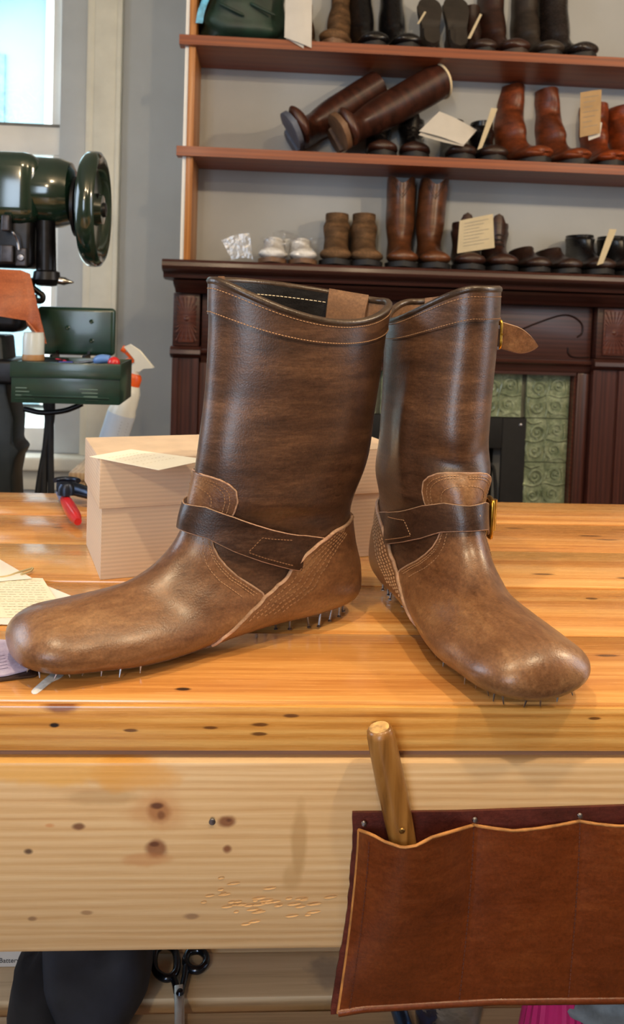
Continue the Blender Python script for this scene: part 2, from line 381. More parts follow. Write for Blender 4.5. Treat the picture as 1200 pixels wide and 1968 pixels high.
# ------------------------------------------------------------------ workbench
BX0, BX1 = -0.95, 1.15
bench = thing('workbench', 'varnished pine workbench of wide planks with pale knotty front board', 'workbench', (0.1, .9, FZ))
DK = (70, 40, 22)
TOPW = wood('varnished honey pine', (150, 84, 38), (196, 126, 66), (222, 160, 96), rough=.22, coat=.55, rnd=4.0, bmp=.10)
edges = [.590, .716, .842, .969, 1.097, 1.219]
def plank_marks(y):
    rs = random.Random(int(y*1000)); out = []
    for k in range(7):
        out.append((rs.uniform(-.45, .55), rs.uniform(-.05, .05), .0, rs.uniform(.006, .016), rs.uniform(.003, .005), (74, 42, 26), .75))
    return out
top_mats = []
for i in range(5):
    a, b = edges[i], edges[i+1]
    rs = random.Random(31+i); mk = []
    for k in range(6):   # small dark knots and dents, lying in the plank's own surface
        rx, ry = rs.uniform(.008, .02), rs.uniform(.002, .004)
        mk.append((rs.uniform(-.5, .5), rs.uniform(-.05, .05), .03, rx, ry, DK, .8))
    if i == 0: mk = [(-.05, -.045, .04, .007, .003, (52, 30, 18), 1.0), (.30, .02, .04, .012, .003, DK, .7)]
    m, = [wood('varnished honey pine plank', (178, 112, 54), (213, 152, 84), (232, 182, 114), rough=.20+.02*i, coat=.6, rnd=4.0, bmp=.10, grain=1.5)]
    # knots are stretched along the plank (x) and narrow across it (y)
    nt = m.node_tree; p = nt.nodes['Principled BSDF']; src = p.inputs['Base Color'].links[0].from_socket
    tc = node(nt, 'ShaderNodeTexCoord')
    for (kx, ky, kz, rx, ry, kc, st) in mk:
        s = node(nt, 'ShaderNodeVectorMath', operation='SUBTRACT'); nt.links.new(tc.outputs['Object'], s.inputs[0]); s.inputs[1].default_value = (kx-.1, ky, 0)
        s2 = node(nt, 'ShaderNodeVectorMath', operation='MULTIPLY'); nt.links.new(s.outputs[0], s2.inputs[0]); s2.inputs[1].default_value = (1/rx, 1/ry, 0)
        L = node(nt, 'ShaderNodeVectorMath', operation='LENGTH'); nt.links.new(s2.outputs[0], L.inputs[0])
        mr = node(nt, 'ShaderNodeMapRange', interpolation_type='SMOOTHSTEP'); nt.links.new(L.outputs['Value'], mr.inputs[0]); mr.inputs[1].default_value = .5; mr.inputs[2].default_value = 1.1; mr.inputs[3].default_value = st; mr.inputs[4].default_value = 0
        src = mix(nt, src, kc, mr.outputs[0])
    nt.links.new(src, p.inputs['Base Color'])
    dz = (0, -.0012, .0, -.0009, -.0004)[i]
    lo, hi = np.array((BX0, a+.0008, -.036)), np.array((BX1, b-.0012, dz))
    c = np.array(((BX0+BX1)/2, (a+b)/2, -.036)); MW['_'] = Matrix.Identity(4)
    o = MB().bb(lo-c, hi-c).build('top_plank', m, None, bevel=.0022)
    o.location = c-np.array((0.1, .9, FZ)); o.parent = bench
def bench_part(lo, hi, name, mat, bevel=.003):
    lo, hi = np.array(lo, float), np.array(hi, float); c = (lo+hi)/2; c[2] = lo[2]
    o = MB().bb(lo-c, hi-c).build(name, mat, None, bevel=bevel)
    o.location = c-np.array((0.1, .9, FZ)); o.parent = bench; return o
def kn(px, py, y, c, rx, rz, col, st):
    p = aty(px, py, y); return (p[0]-c[0], p[1]-c[1], p[2]-c[2], rx, rz, col, st)
# front fascia strip under the top plank edge
fc = ((BX0+BX1)/2, .587, -.0345)
FASC = wood('amber varnished fascia', (160, 100, 42), (214, 152, 74), (240, 190, 112), rough=.25, coat=.6, grain=1.5, bmp=.16,
            marks=[kn(118, 1355, .585, fc, .012, .006, (120, 60, 30), .85), kn(105, 1393, .585, fc, .004, .002, (40, 26, 18), 1)] +
            [kn(x, y, .585, fc, .006, .0014, (96, 56, 24), .9) for x, y in ((250, 1403), (500, 1392), (500, 1410), (730, 1388), (405, 1398), (560, 1375), (1143, 1380))])
bench_part((BX0, .5845, -.0345), (BX1, .5895, -.0015), 'fascia_strip', FASC, .0015)
bench_part((BX0, .5905, -.043), (BX1, .61, -.0365), 'shadow_batten', wood('shade toned gap strip', (110, 78, 60), (140, 104, 82), (160, 124, 100), rough=.6, coat=0), .001)  # fills the gap under the fascia; gap shadow put into its dull colour
ac = ((BX0+BX1)/2, .5875, -.180)
PALE_MARKS = [kn(305, 1562, .578, ac, .0105, .011, (124, 70, 36), .9), kn(303, 1562, .578, ac, .022, .018, (190, 140, 92), .5),
    kn(300, 1633, .578, ac, .010, .0085, (126, 76, 48), .85), kn(437, 1583, .578, ac, .007, .005, (120, 72, 44), .9),
    kn(436, 1635, .578, ac, .0045, .004, (120, 70, 44), .9), kn(150, 1592, .578, ac, .0055, .003, (110, 70, 46), .9),
    kn(53, 1640, .578, ac, .0045, .003, (70, 46, 34), .9), kn(280, 1655, .578, ac, .02, .006, (186, 128, 80), .45),
    kn(408, 1578, .578, ac, .0026, .0026, (40, 44, 44), 1), kn(575, 1620, .578, ac, .006, .028, (172, 138, 92), .6),
    kn(560, 1690, .578, ac, .009, .012, (180, 146, 100), .5), kn(200, 1535, .578, ac, .03, .006, (150, 120, 80), .35),
    kn(100, 1480, .578, ac, .075, .013, (216, 164, 76), .75), kn(250, 1490, .578, ac, .035, .014, (208, 152, 70), .7), kn(370, 1765, .578, ac, .007, .003, (130, 100, 80), .7),
    kn(302, 1552, .578, ac, .0065, .0032, (78, 40, 24), .85), kn(309, 1570, .578, ac, .004, .005, (96, 52, 30), .6), kn(296, 1626, .578, ac, .005, .0026, (84, 46, 28), .8), kn(305, 1640, .578, ac, .004, .003, (150, 108, 74), .6), kn(440, 1580, .578, ac, .003, .002, (80, 44, 28), .8),
    kn(93, 1590, .578, ac, .004, .002, (200, 140, 90), .7), kn(60, 1770, .578, ac, .004, .002, (120, 90, 70), .7), kn(165, 1758, .578, ac, .005, .002, (130, 90, 60), .6)]
APR = wood('pale knotty pine apron', (200, 160, 112), (216, 182, 136), (228, 200, 158), rough=.42, coat=.10, grain=1.9, bmp=.10, marks=PALE_MARKS)
bench_part((BX0, .580, -.180), (BX1, .595, -.040), 'apron_board', APR, .0035)
# chisel dents in the apron, small pale gouges
mb = MB(); rs = random.Random(5)
for k in range(46):
    px = rs.gauss(520, 75); py = 1735+rs.gauss(0, 16)+(px-520)*-.02
    if px > 640 or px < 370: continue
    c = aty(px, py, .5799); r = rs.uniform(.002, .0055)
    a = np.linspace(0, 2*np.pi, 9)[:-1]
    mb.add([[c[0]+r*math.cos(t), .5796, c[2]+.0011*math.sin(t)+r*.12*math.cos(t)] for t in a]+[[c[0], .5803, c[2]]], [(i, (i+1) % 8, 8) for i in range(8)])
o = mb.build('gouge_marks', simple('bare gouged pine', (206, 164, 112), .8), bench, world=True); o['kind'] = 'stuff'
P(MB().lathe([(0, .0005), (.002, .0004), (.0024, 0), (.0024, -.004)], 12, fr(aty(408, 1580, .5795), (1, 0, 0), (0, 0, 1), (0, -1, 0))), 'screw_head', STEEL, bench, smooth=40)
LEGW = wood('pine leg', (150, 110, 70), (190, 150, 104), (206, 170, 124), rough=.5, coat=0, along='Z')
for x in (BX0+.02, BX1-.11):
    for yy in (.60, 1.12):
        bench_part((x, yy, FZ), (x+.09, yy+.085, -.037), 'leg', LEGW)
bench_part((BX0, 1.20, -.18), (BX1, 1.215, -.037), 'rear_apron', LEGW)
# lower shelf of the bench: slats with gaps between
SHW = wood('stained shelf slat', (160, 138, 112), (200, 178, 146), (218, 198, 168), rough=.6, coat=0.05, rnd=5.0,
           marks=[(.0, .0, .01, .03, .02, (120, 112, 108), .6), (-.16, .01, .01, .02, .015, (90, 84, 80), .6), (.1, -.01, .01, .04, .02, (130, 120, 112), .5)])
for a, b in ((.70, .832), (.850, .912), (.912, 1.02), (1.04, 1.16)):
    bench_part((BX0+.03, a, -.47), (BX1-.03, b, -.45), 'shelf_slat', SHW, .002)
for x in (BX0+.03, .06, BX1-.07):
    bench_part((x, .66, -.51), (x+.04, 1.18, -.471), 'shelf_bearer', LEGW, .002)

# ------------------------------------------------------------------ hero boots
# section rows: top point x z, bottom point x z, half width, shape q, shape e, centre offset
SEC = [
(.1410, .2985, -.036, .2865, .050, 1.0, .50, 0), (.1405, .255, -.031, .250, .051, 1.0, .50, 0), (.1420, .210, -.025, .205, .050, 1.0, .50, 0),
(.1460, .170, -.018, .165, .049, 1.0, .50, 0), (.1500, .140, -.011, .130, .046, 1.0, .50, 0), (.1545, .118, -.002, .098, .041, 1.05, .50, 0),
(.1575, .104, -.005, .070, .038, 1.1, .48, 0), (.1610, .092, -.011, .042, .039, 1.15, .42, 0), (.1680, .081, -.006, .019, .040, 1.2, .38, 0),
(.1780, .072, .030, .013, .041, 1.3, .37, .001), (.1900, .0645, .075, .013, .042, 1.4, .38, .002), (.2060, .0585, .120, .011, .043, 1.6, .38, .003),
(.2220, .0550, .165, .006, .048, 1.6, .38, .003), (.2390, .0525, .203, .004, .050, 1.55, .38, .002), (.2550, .0500, .235, .005, .048, 1.45, .38, 0)]
for ph in (25, 45, 62, 76, 86, 90):
    c_, s_ = math.cos(math.radians(ph)), math.sin(math.radians(ph)); h_ = .0225*abs(c_)**.75
    SEC.append((.2555+.0385*s_, .0245+h_+.003*c_, .2350+.059*s_, .0245-h_+.002*c_, .0485*abs(c_)**.62, 1.45-.45*s_, .38+.12*s_, -.001))
SEC = np.array(SEC)
def loft(D, nv, dip_u=0.0, nu=1):
    v = np.arange(nv)*2*np.pi/nv; t = (1-np.cos(v))/2; sg = np.sign(np.sin(v))
    X = D[:, 0:1]+(D[:, 2:3]-D[:, 0:1])*t; Z = D[:, 1:2]+(D[:, 3:4]-D[:, 1:2])*t
    Y = D[:, 7:8]+D[:, 4:5]*np.clip(np.sin(np.pi*np.clip(t, 1e-9, 1)**D[:, 5:6]), 0, 1)**D[:, 6:7]*sg
    return X, Y, Z, v
class Surf:
    """boot surface addressed by section index u and angle v in degrees (0 front/top, 90 medial, 180 back/sole)"""
    NU, NV = 12, 144
    def __init__(s, scale, mirror, warp, folds, dip=.025):
        D = catmull(SEC, s.NU); X, Y, Z, v = loft(D, s.NV)
        i = np.arange(len(D))/s.NU; fall = np.clip(1-i/2.2, 0, 1)**1.5
        Z = Z-(dip*np.sin(v)**2*(np.sin(v) > 0)-.006*np.sin(v)**2*(np.sin(v) < 0))[None]*fall[:, None]
        if mirror: Y = -Y
        kx, ky, lean, bend, kh, tw = warp
        f = sstep(.07, .17, Z); a = tw*f; cx = .06
        X2 = (X-cx)*(1+(kx-1)*f); Y = Y*(1+(ky-1)*f)
        X3 = cx+X2*np.cos(a)-Y*np.sin(a); Y3 = X2*np.sin(a)+Y*np.cos(a)
        h = (1-sstep(.03, .12, X))*(1-sstep(.07, .12, Z)); Y3 = Y3*(1+(kh-1)*h)
        Y3 = Y3+lean*sstep(.06, .3, Z)+bend*(np.clip(X3-.1, 0, 1)/.2)**2*(1-f)
        s.G = np.stack([X3, Y3, Z], -1)*scale; s.mirror = mirror
        s._normals()
        # soft folds of the leather: (u, v, su, sv, slope, amplitude)
        disp = np.zeros(s.G.shape[:2]); U = i[:, None]; V = np.degrees(v)[None]
        for (fu, fv, su, sv, sl, am) in folds:
            dv = (V-fv-sl*(U-fu)+180) % 360-180
            disp += 1.35*am*np.exp(-((U-fu)/su)**2-(dv/sv)**2)
        s.G += s.N*disp[..., None]; s._normals()
    def _normals(s):
        du = np.gradient(s.G, axis=0); dv = np.roll(s.G, -1, 1)-np.roll(s.G, 1, 1); N = np.cross(du, dv)
        ln = np.linalg.norm(N, axis=-1)[..., None]; N = N/(ln+1e-15)
        k = s.NU*2; c = s.G[k].mean(0); N *= np.sign(((s.G[k]-c)*N[k]).sum()); N[-1] = N[-1]*0+np.array([1.0, 0, 0]); s.N = N
    def ev(s, u, v, off=0.0):
        u = np.asarray(u, float); v = np.asarray(v, float); u, v = np.broadcast_arrays(u, v); off = np.broadcast_to(np.asarray(off, float), u.shape)
        a = np.clip(u*s.NU, 0, len(s.G)-1.0001); b = (v % 360)/360*s.NV
        i = a.astype(int); j = b.astype(int) % s.NV; fa = (a-i)[..., None]; fb = (b-np.floor(b))[..., None]; j2 = (j+1) % s.NV
        def L(A): return (A[i, j]*(1-fb)+A[i, j2]*fb)*(1-fa)+(A[i+1, j]*(1-fb)+A[i+1, j2]*fb)*fa
        n = L(s.N); n = n/(np.linalg.norm(n, axis=-1)[..., None]+1e-12)
        return L(s.G)+n*off[..., None]
    def patch(s, mb, U, V, off, low=-.0004, wrap=False):
        top = s.ev(U, V, off); a, b = U.shape; n0 = mb.n; mb.grid(top, wv=wrap)
        if wrap: loops = [[(0, j) for j in range(b)], [(a-1, j) for j in range(b)]]
        else: loops = [[(0, j) for j in range(b)]+[(i, b-1) for i in range(1, a)]+[(a-1, j) for j in range(b-2, -1, -1)]+[(i, 0) for i in range(a-2, 0, -1)]]
        offb = np.broadcast_to(low, U.shape)
        for lp in loops:
            ii = np.array([p[0] for p in lp]); jj = np.array([p[1] for p in lp])
            lowp = s.ev(U[ii, jj], V[ii, jj], offb[ii, jj]); m0 = mb.n; L = len(lp); mb.add(lowp, [])
            for k in range(L):
                k2 = (k+1) % L
                mb.f.append((n0+ii[k]*b+jj[k], n0+ii[k2]*b+jj[k2], m0+k2, m0+k))
        return mb
def resample(P_, step):
    P_ = np.asarray(P_); d = np.r_[0, np.cumsum(np.linalg.norm(np.diff(P_, axis=0), axis=1))]
    n = max(2, int(d[-1]/step)); t = (np.arange(n)+.5)/n*d[-1]
    return np.stack([np.interp(t, d, P_[:, k]) for k in range(3)], -1)
def stitch_row(mb, P_, pitch=.0030, length=.0021, r=.0005):
    Q = resample(P_, pitch)
    T = np.gradient(Q, axis=0); T /= np.linalg.norm(T, axis=1)[:, None]+1e-12
    for q, t in zip(Q, T):
        a = unit(np.cross(t, (.3, .2, 1.0))); b = np.cross(t, a)
        ring = [(r*math.cos(k), r*math.sin(k)) for k in (0, 2.1, 4.2)]
        V = [q-t*length/2+a*x+b*y for x, y in ring]+[q+t*length/2+a*x+b*y for x, y in ring]
        mb.add(V, [(0, 2, 1), (3, 4, 5), (0, 1, 4, 3), (1, 2, 5, 4), (2, 0, 3, 5)])
def interp(x, tab):
    t = np.array(tab, float); return np.interp(x, t[:, 0], t[:, 1])
VC = [(5.15, 180), (5.2, 160), (5.35, 145), (5.6, 121), (6.1, 106), (6.6, 95.5), (7.3, 87), (8.2, 84), (9, 88), (9.9, 99), (10.45, 109), (11.2, 127), (11.7, 150), (11.85, 180)]
UE = [(0, 6.15), (30, 6.15), (33, 6.25), (38, 7.1), (44, 7.6), (52, 8.0), (62, 8.35), (72, 8.55), (84, 8.8), (100, 9.6), (115, 10.6), (130, 11.2), (180, 11.5)]
ST = [(0, 5.15), (27, 5.0), (49, 5.2), (74, 5.6), (91, 5.78), (120, 5.9)]
SB = [(0, 6.7), (33, 6.72), (52, 7.05), (69, 7.2), (83, 7.25), (120, 7.3)]
TAB = [(3.93, 6), (3.95, 22), (4.0, 31), (4.12, 39), (4.3, 45), (4.65, 48.5), (5.05, 48.5), (6.3, 43)]

def hero_boot(name, label, loc, heading, scale, mirror, warp, folds, tail):
    t = thing(name, label, 'boot', loc, (0, 0, math.radians(heading)), 'pair of unfinished engineer boots on the workbench')
    S = Surf(scale, mirror, warp, folds); sd = 1 if mirror else -1      # lateral side sign in local y
    A = np.linspace(0, 360, 145)[:-1]
    # shaft
    u = np.linspace(0, 12, 140); U, V = np.meshgrid(u, A, indexing='ij')
    MB().grid(S.ev(U, V), wv=True).build('shaft', L_SHAFT, t, smooth=60)
    u = np.linspace(0, 9, 60); U, V = np.meshgrid(u, A, indexing='ij')
    MB().grid(S.ev(U, V, -.0028), wv=True, flip=True).build('lining', L_LINING, t, smooth=60)
    # binding on the rim
    MB().tube(S.ev(np.zeros(144), A, -.0012)+np.array([0, 0, .0006]), .0036, 10, closed=True).build('rim_binding', L_BIND, t, smooth=60)
    # collar band
    ub = lambda v: .62+.12*np.clip(np.sin(np.radians(v)), 0, 1)
    tt = np.linspace(0.04, 1, 8); U = tt[:, None]*ub(A)[None]; V = np.broadcast_to(A, U.shape)
    col = S.patch(MB(), U, V, .0012, wrap=True).build('collar', L_SHAFT, t, smooth=60)
    st = MB(); A2 = np.linspace(0, 360, 361)
    stitch_row(st, S.ev(ub(A2)-.05, A2, .0014), .0027, .0018, .00045)
    stitch_row(st, S.ev(.13+0*A2, A2, .0015), .0030, .0020, .00045)
    # vamp and its tongue
    a2 = np.linspace(0, 360, 241)[:-1]; vm = np.minimum(a2, 360-a2); e0 = interp(vm, UE)
    tt = np.linspace(0, 1, 64)**.9; U = e0[None]+(20-e0[None])*tt[:, None]; V = np.broadcast_to(a2, U.shape)
    low = np.full(U.shape, -.0004)
    S.patch(MB(), U, V, .0016+.0*U, low, wrap=True).build('vamp', L_VAMP, t, smooth=60)
    uu = np.concatenate([np.linspace(3.93, 4.2, 14), np.linspace(4.25, 6.3, 22)]); hw = interp(uu, TAB); tt = np.linspace(-1, 1, 36)
    U = np.broadcast_to(uu[:, None], (len(uu), 36)); V = hw[:, None]*tt[None]
    tab = S.patch(MB(), U, V, .0019).build('tongue_tab', L_VAMP, t, smooth=60)
    # heel counter
    uu = np.concatenate([np.linspace(5.15, 5.7, 16), np.linspace(5.75, 11.2, 50), np.linspace(11.25, 11.85, 8)]); vc = interp(uu, VC); tt = np.linspace(0, 1, 64)
    U = np.broadcast_to(uu[:, None], (len(uu), 64)); V = vc[:, None]+(360-2*vc[:, None])*tt[None]
    S.patch(MB(), U, V, .0030).build('heel_counter', L_VAMP, t, smooth=60)
    # pale cut edges
    ce = MB()
    cu = np.linspace(5.22, 11.5, 90)
    for sgn in (1, -1):
        ce.tube(S.ev(cu, sgn*interp(cu, VC), .0022), .0017, 6)
        k = np.linspace(33, 86, 40); ce.tube(S.ev(interp(k, UE), sgn*k, .0012), .0009, 6)
    k = np.concatenate([np.linspace(5.3, 4.3, 16), np.linspace(4.28, 3.94, 24)]); hv = interp(k, TAB)
    ce.tube(np.vstack([S.ev(k, hv, .0014), S.ev(k[::-1], -hv[::-1], .0014)]), .0009, 6)
    ce.build('cut_edge', L_EDGE, t, smooth=60)
    # stitching along the seams
    for sgn in (1, -1):
        for n_, dv in enumerate((4, 7.5, 11, 14.5, 18)):
            c2 = np.linspace(5.5+.05*n_, 10.3-.22*n_, 80); stitch_row(st, S.ev(c2, sgn*(interp(c2, VC)+dv), .0033), .0040, .0026, .00062)
        k = np.linspace(33, 84, 60)
        for du in (.14, .26): stitch_row(st, S.ev(interp(k, UE)+du, sgn*(k-1.5), .0019), .0026, .0017, .0004)
        stitch_row(st, S.ev(interp(k, UE)+.52, sgn*(k-5), .0019), .0028, .0018, .0004)
    k = np.concatenate([np.linspace(5.3, 4.3, 16), np.linspace(4.28, 3.94, 24)])
    for sc_, du in ((.90, .10), (.83, .17), (.62, .42)):
        hv = interp(k, TAB)*sc_; kk = k*(1-.0)+du*np.clip((5.3-k)/1.3, 0, 1)
        stitch_row(st, np.vstack([S.ev(kk, hv, .0023), S.ev(kk[::-1], -hv[::-1], .0023)]), .0027, .0018, .00042)
    # ankle strap
    va = np.linspace(-112, 112, 130); am = abs(va); s0, s1 = interp(am, ST), interp(am, SB); tt = np.linspace(0, 1, 12)
    U = s0[None]+(s1-s0)[None]*tt[:, None]; V = np.broadcast_to(va, U.shape)
    inn = np.clip((97-am)/12, 0, 1)
    bul = (.0042*inn+.0016)*(1+.0*U)+.0010*np.sin(np.pi*tt)[:, None]*inn
    S.patch(MB(), U, V, bul, np.clip(bul-.0036, -.0004, 1)).build('ankle_strap', L_STRAP, t, smooth=50)
    ed = MB(); ed.tube(S.ev(s0, va, bul[0]-.0008), .0007, 5); ed.tube(S.ev(s1, va, bul[-1]-.0008), .0007, 5)
    ed.build('strap_edge', L_EDGE, t, smooth=60)
    for sgn in (1, -1):      # stitched anchor point at the strap end
        k = np.linspace(86, 60, 20); mid = lambda q: (interp(abs(q), ST), interp(abs(q), SB))
        a_, b_ = mid(k)
        stitch_row(st, S.ev(a_+(b_-a_)*np.interp(k, [60, 68, 86], [.86, .30, .14]), sgn*k, .0072), .0027, .0018, .00045)
        stitch_row(st, S.ev(a_+(b_-a_)*.88, sgn*k, .0072), .0027, .0018, .00045)
    o = st.build('stitching', THREAD, t); o['kind'] = 'stuff'
    holes = MB()
    for vv, uu_ in ((12, 5.75), (30, 5.78)):
        vv = -vv; c = S.ev(uu_, vv, .0064); n = unit(S.ev(uu_, vv, .01)-S.ev(uu_, vv, .0)); x = unit(np.cross(n, (0, 0, 1))); y = np.cross(n, x)
        holes.lathe([(0, .0004), (.0011, .0003), (.0013, 0)], 8, fr(c, x, y, n))
    holes.build('strap_hole', L_EDGE, t, smooth=40)
    # ankle buckle on the outer side
    vb = -62; c = S.ev(6.0, vb, .0095); n = unit(S.ev(6.0, vb, .01)-S.ev(6.0, vb, 0)); up = unit(S.ev(5.3, vb, 0)-S.ev(6.8, vb, 0)); up = unit(up-n*(up@n)); x = np.cross(up, n)
    F_ = fr(c, x, up, n)
    def loc(q): return (np.asarray(q) @ F_[:3, :3].T)+F_[:3, 3]
    bk = MB(); w_, h_ = .011, .0165
    ring = catmull([(-w_, -h_+.004, 0), (-w_+.004, -h_, 0), (w_-.004, -h_, 0), (w_, -h_+.004, 0), (w_, h_-.004, 0), (w_-.004, h_, 0), (-w_+.004, h_, 0), (-w_, h_-.004, 0)], 4, closed=True)
    bk.tube(loc(ring), .0023, 8, closed=True)
    bk.tube(loc([(0, -h_, .0), (0, h_, .0)]), .0021, 8)
    buckle = bk.build('buckle', BRASS, t, smooth=60)
    MB().tube(loc([(-.001, 0, .002), (.006, 0, .0035), (.0125, 0, .0022)]), .0014, 8).build('prong', BRASS, buckle, smooth=60)
    MB().tube(loc([(.0105, -.0145, .0045), (.0105, .0145, .0045)]), .0038, 12).build('roller', BRASS, buckle, smooth=60)
    sk = MB(); G = []
    for i_, vv in enumerate(np.linspace(-58, -100, 14)):
        q0, q1 = interp(abs(vv), ST)+.1, interp(abs(vv), SB)-.1
        G.append(S.ev(np.linspace(q0, q1, 6), vv, .0088+.001*math.sin(i_*.5)))
    sk.sheet(np.array(G), .0022).build('strap_end', L_STRAP, t, smooth=50)
    # inner facing of the outer side, black with white stitching
    va = np.linspace(-48, -128, 40); tt = np.linspace(0, 1, 10)
    U = np.broadcast_to((tt*.95)[:, None], (10, 40)); V = np.broadcast_to(va, U.shape)
    G = S.ev(U, V, -.0045)
    MB().sheet(G, .0012).build('inner_facing', L_BLACK, t, smooth=50)
    sw = MB()
    for uu_ in (.22, .80): stitch_row(sw, S.ev(np.full(30, uu_), np.linspace(-52, -124, 30), -.0062), .0042, .0030, .0005)
    o = sw.build('facing_stitching', THREAD_W, t); o['kind'] = 'stuff'
    # pull loops: one at the back, one at the front side
    for vv, wid in ((-143, 36), (-24, 26)):
        G = []
        for k_ in np.linspace(0, 1, 15):
            ang = k_*math.pi; zz = .0125*math.sin(ang)**.8; off = -.0035-.0035*math.cos(ang)*-1-.0035
            vvv = np.linspace(vv-wid/2, vv+wid/2, 6); base = S.ev(np.full(6, max(.02, .75*abs(math.cos(ang))**1.0)), vvv, -.0075+.0018*math.cos(ang))
            base[:, 2] += zz*.34*(abs(math.cos(ang)) < .75); G.append(base)
        MB().sheet(np.array(G), .0013).build('pull_loop', L_LINING, t, smooth=50)
    # top adjuster strap with brass buckle on the outer side
    vb = -96; uu_ = .98
    c0 = S.ev(uu_, vb, .0); n = np.array([0.0, sd, 0.0])
    va = np.linspace(-70, -118, 22); G = S.ev(np.broadcast_to(np.linspace(.80, 1.16, 6)[:, None], (6, 22)), np.broadcast_to(va, (6, 22)), .0032)
    MB().sheet(G, .0022).build('top_strap', L_STRAP, t, smooth=50)
    fx = np.array([1.0, 0, 0]); G = []
    for k_ in np.linspace(0, 1, 16):
        hw = .0125*(1 if k_ < .45 else max(.03, math.cos((k_-.45)/.55*math.pi/2)**.8))
        cx = c0+n*(.006+.047*k_)+np.array([0.004*math.sin(k_*2), 0, .004-.012*k_])+fx*.010
        G.append([cx+np.array([0, 0, q]) for q in np.linspace(hw, -hw, 5)])
    MB().sheet(np.array(G), .002).build('strap_tail', L_VAMP, t, smooth=50)
    L1 = [g[0] for g in G]+[g[-1] for g in G[::-1]]
    MB().tube(np.array(L1)-np.array([.0, 0, 0]), .0009, 5).build('tail_edge', L_EDGE, t, smooth=60)
    c1 = c0+n*.0105+fx*.010+np.array([0, 0, .003])
    ring = catmull([(-.005, -.0125), (.005, -.0125), (.0055, 0), (.005, .0125), (-.005, .0125), (-.0055, 0)], 4, closed=True)
    b2 = MB().tube([c1+fx*q[0]+np.array([0, 0, q[1]]) for q in ring], .0017, 8, closed=True).build('top_buckle', BRASS, t, smooth=60)
    MB().tube([c1-fx*.006+np.array([0, 0, .0]), c1+fx*.007+n*.001], .0012, 8).build('prong', BRASS, b2, smooth=60)
    lp = MB(); G = []
    for k_ in np.linspace(0, 2*math.pi, 17):
        cx = c0+n*(.004+.0045*math.cos(k_))+fx*(.012+.006*math.sin(k_))
        G.append([cx+np.array([0, 0, q]) for q in (-.012, -.004, .004, .012)])
    lp.sheet(np.array(G), .0016).build('buckle_loop', L_STRAP, t, smooth=50)
    # insole and nails
    uu = np.linspace(8.2, 16.4, 60); hw = np.interp(uu, [8.2, 8.8, 10.5, 13, 15, 16.4], [26, 36, 38, 38, 34, 16])
    tt = np.linspace(-1, 1, 15); U = np.broadcast_to(uu[:, None], (60, 15)); V = 180+hw[:, None]*tt[None]
    S.patch(MB(), U, V, .0020).build('insole', L_LINING, t, smooth=50)
    rs = random.Random(3 if mirror else 4); z0 = -loc_z(t)
    for k_ in range(18):
        a_ = k_/18*2*math.pi; x_ = .046+.044*math.cos(a_)*(1.0); y_ = .0245*math.sin(a_)
        if math.cos(a_) > .93 : continue
        x_ *= scale; y_ *= scale
        p0 = np.array([x_, y_, .0185*scale]); p1 = np.array([x_+rs.uniform(-.004, .004), y_+rs.uniform(-.003, .003), z0+.0006])
        MB().tube([p0, p1+(p0-p1)*.1], [.0008, .0010], 6).lathe([(0, 0), (.0019, .0002), (.0019, .0009), (.0009, .0016)], 8, fr(p1, (1, 0, 0), (0, 1, 0), (0, 0, 1))).build('nail', STEEL, t, smooth=40)
    for k_ in range(22):
        a_ = -115+k_*230/21; u_ = np.interp(abs(a_), [0, 60, 115], [17.2, 15.0, 12.6]); vv = 180+np.interp(abs(a_), [0, 30, 115], [0, 40, 46])*np.sign(a_ if a_ else 1)
        p0 = S.ev(u_, vv, .0); ln_ = min(p0[2]-z0-.0004, rs.uniform(.0035, .0075))
        if rs.random() < .25: continue
        p1 = np.array([p0[0]+rs.uniform(-.002, .002), p0[1]+rs.uniform(-.002, .002), p0[2]-ln_])
        MB().tube([p0, p1], [.0010, .0004], 6).build('tack', STEEL, t, smooth=40)
    return t, S
def loc_z(t): return MW[t.name].translation.z
foldsL = [(2.6, 60, .9, 30, 14, -.0022), (4.2, 120, .6, 26, 20, -.0028), (3.4, 150, .8, 25, 0, .0022), (4.7, 75, .5, 30, 0, .0020), (1.6, 100, 1.0, 40, 0, .0018), (3.2, 25, .9, 22, 0, .0016), (5.05, 110, .25, 30, 0, -.0020)]
foldsR = [(3.2, 62, 1.5, 9, 4, .0030), (3.3, 85, 1.4, 12, 4, -.0030), (3.7, 18, .5, 26, -26, -.0042), (4.0, 318, .7, 24, 10, .0035), (4.4, 105, .8, 30, 0, .0042), (2.4, 30, .8, 30, 0, .0016), (3.5, 345, .45, 30, 20, -.0030), (4.1, 60, .6, 20, 0, -.002)]
boot_l, SL = hero_boot('engineer_boot', 'brown leather engineer boot standing side-on with its toe pointing left', (.0838, .7708, -.0015), 208.7, 1.0239, False, (1, 1, 0, 0, 1, 0), foldsL, False)
boot_r, SR = hero_boot('engineer_boot', 'brown leather engineer boot facing the camera with brass buckles and loose strap tail', (.1482, .8545, .0011), -76.77, 1.0184, True, (1.002, .9576, .0131, -.0071, 1.085, -.1041), foldsR, True)

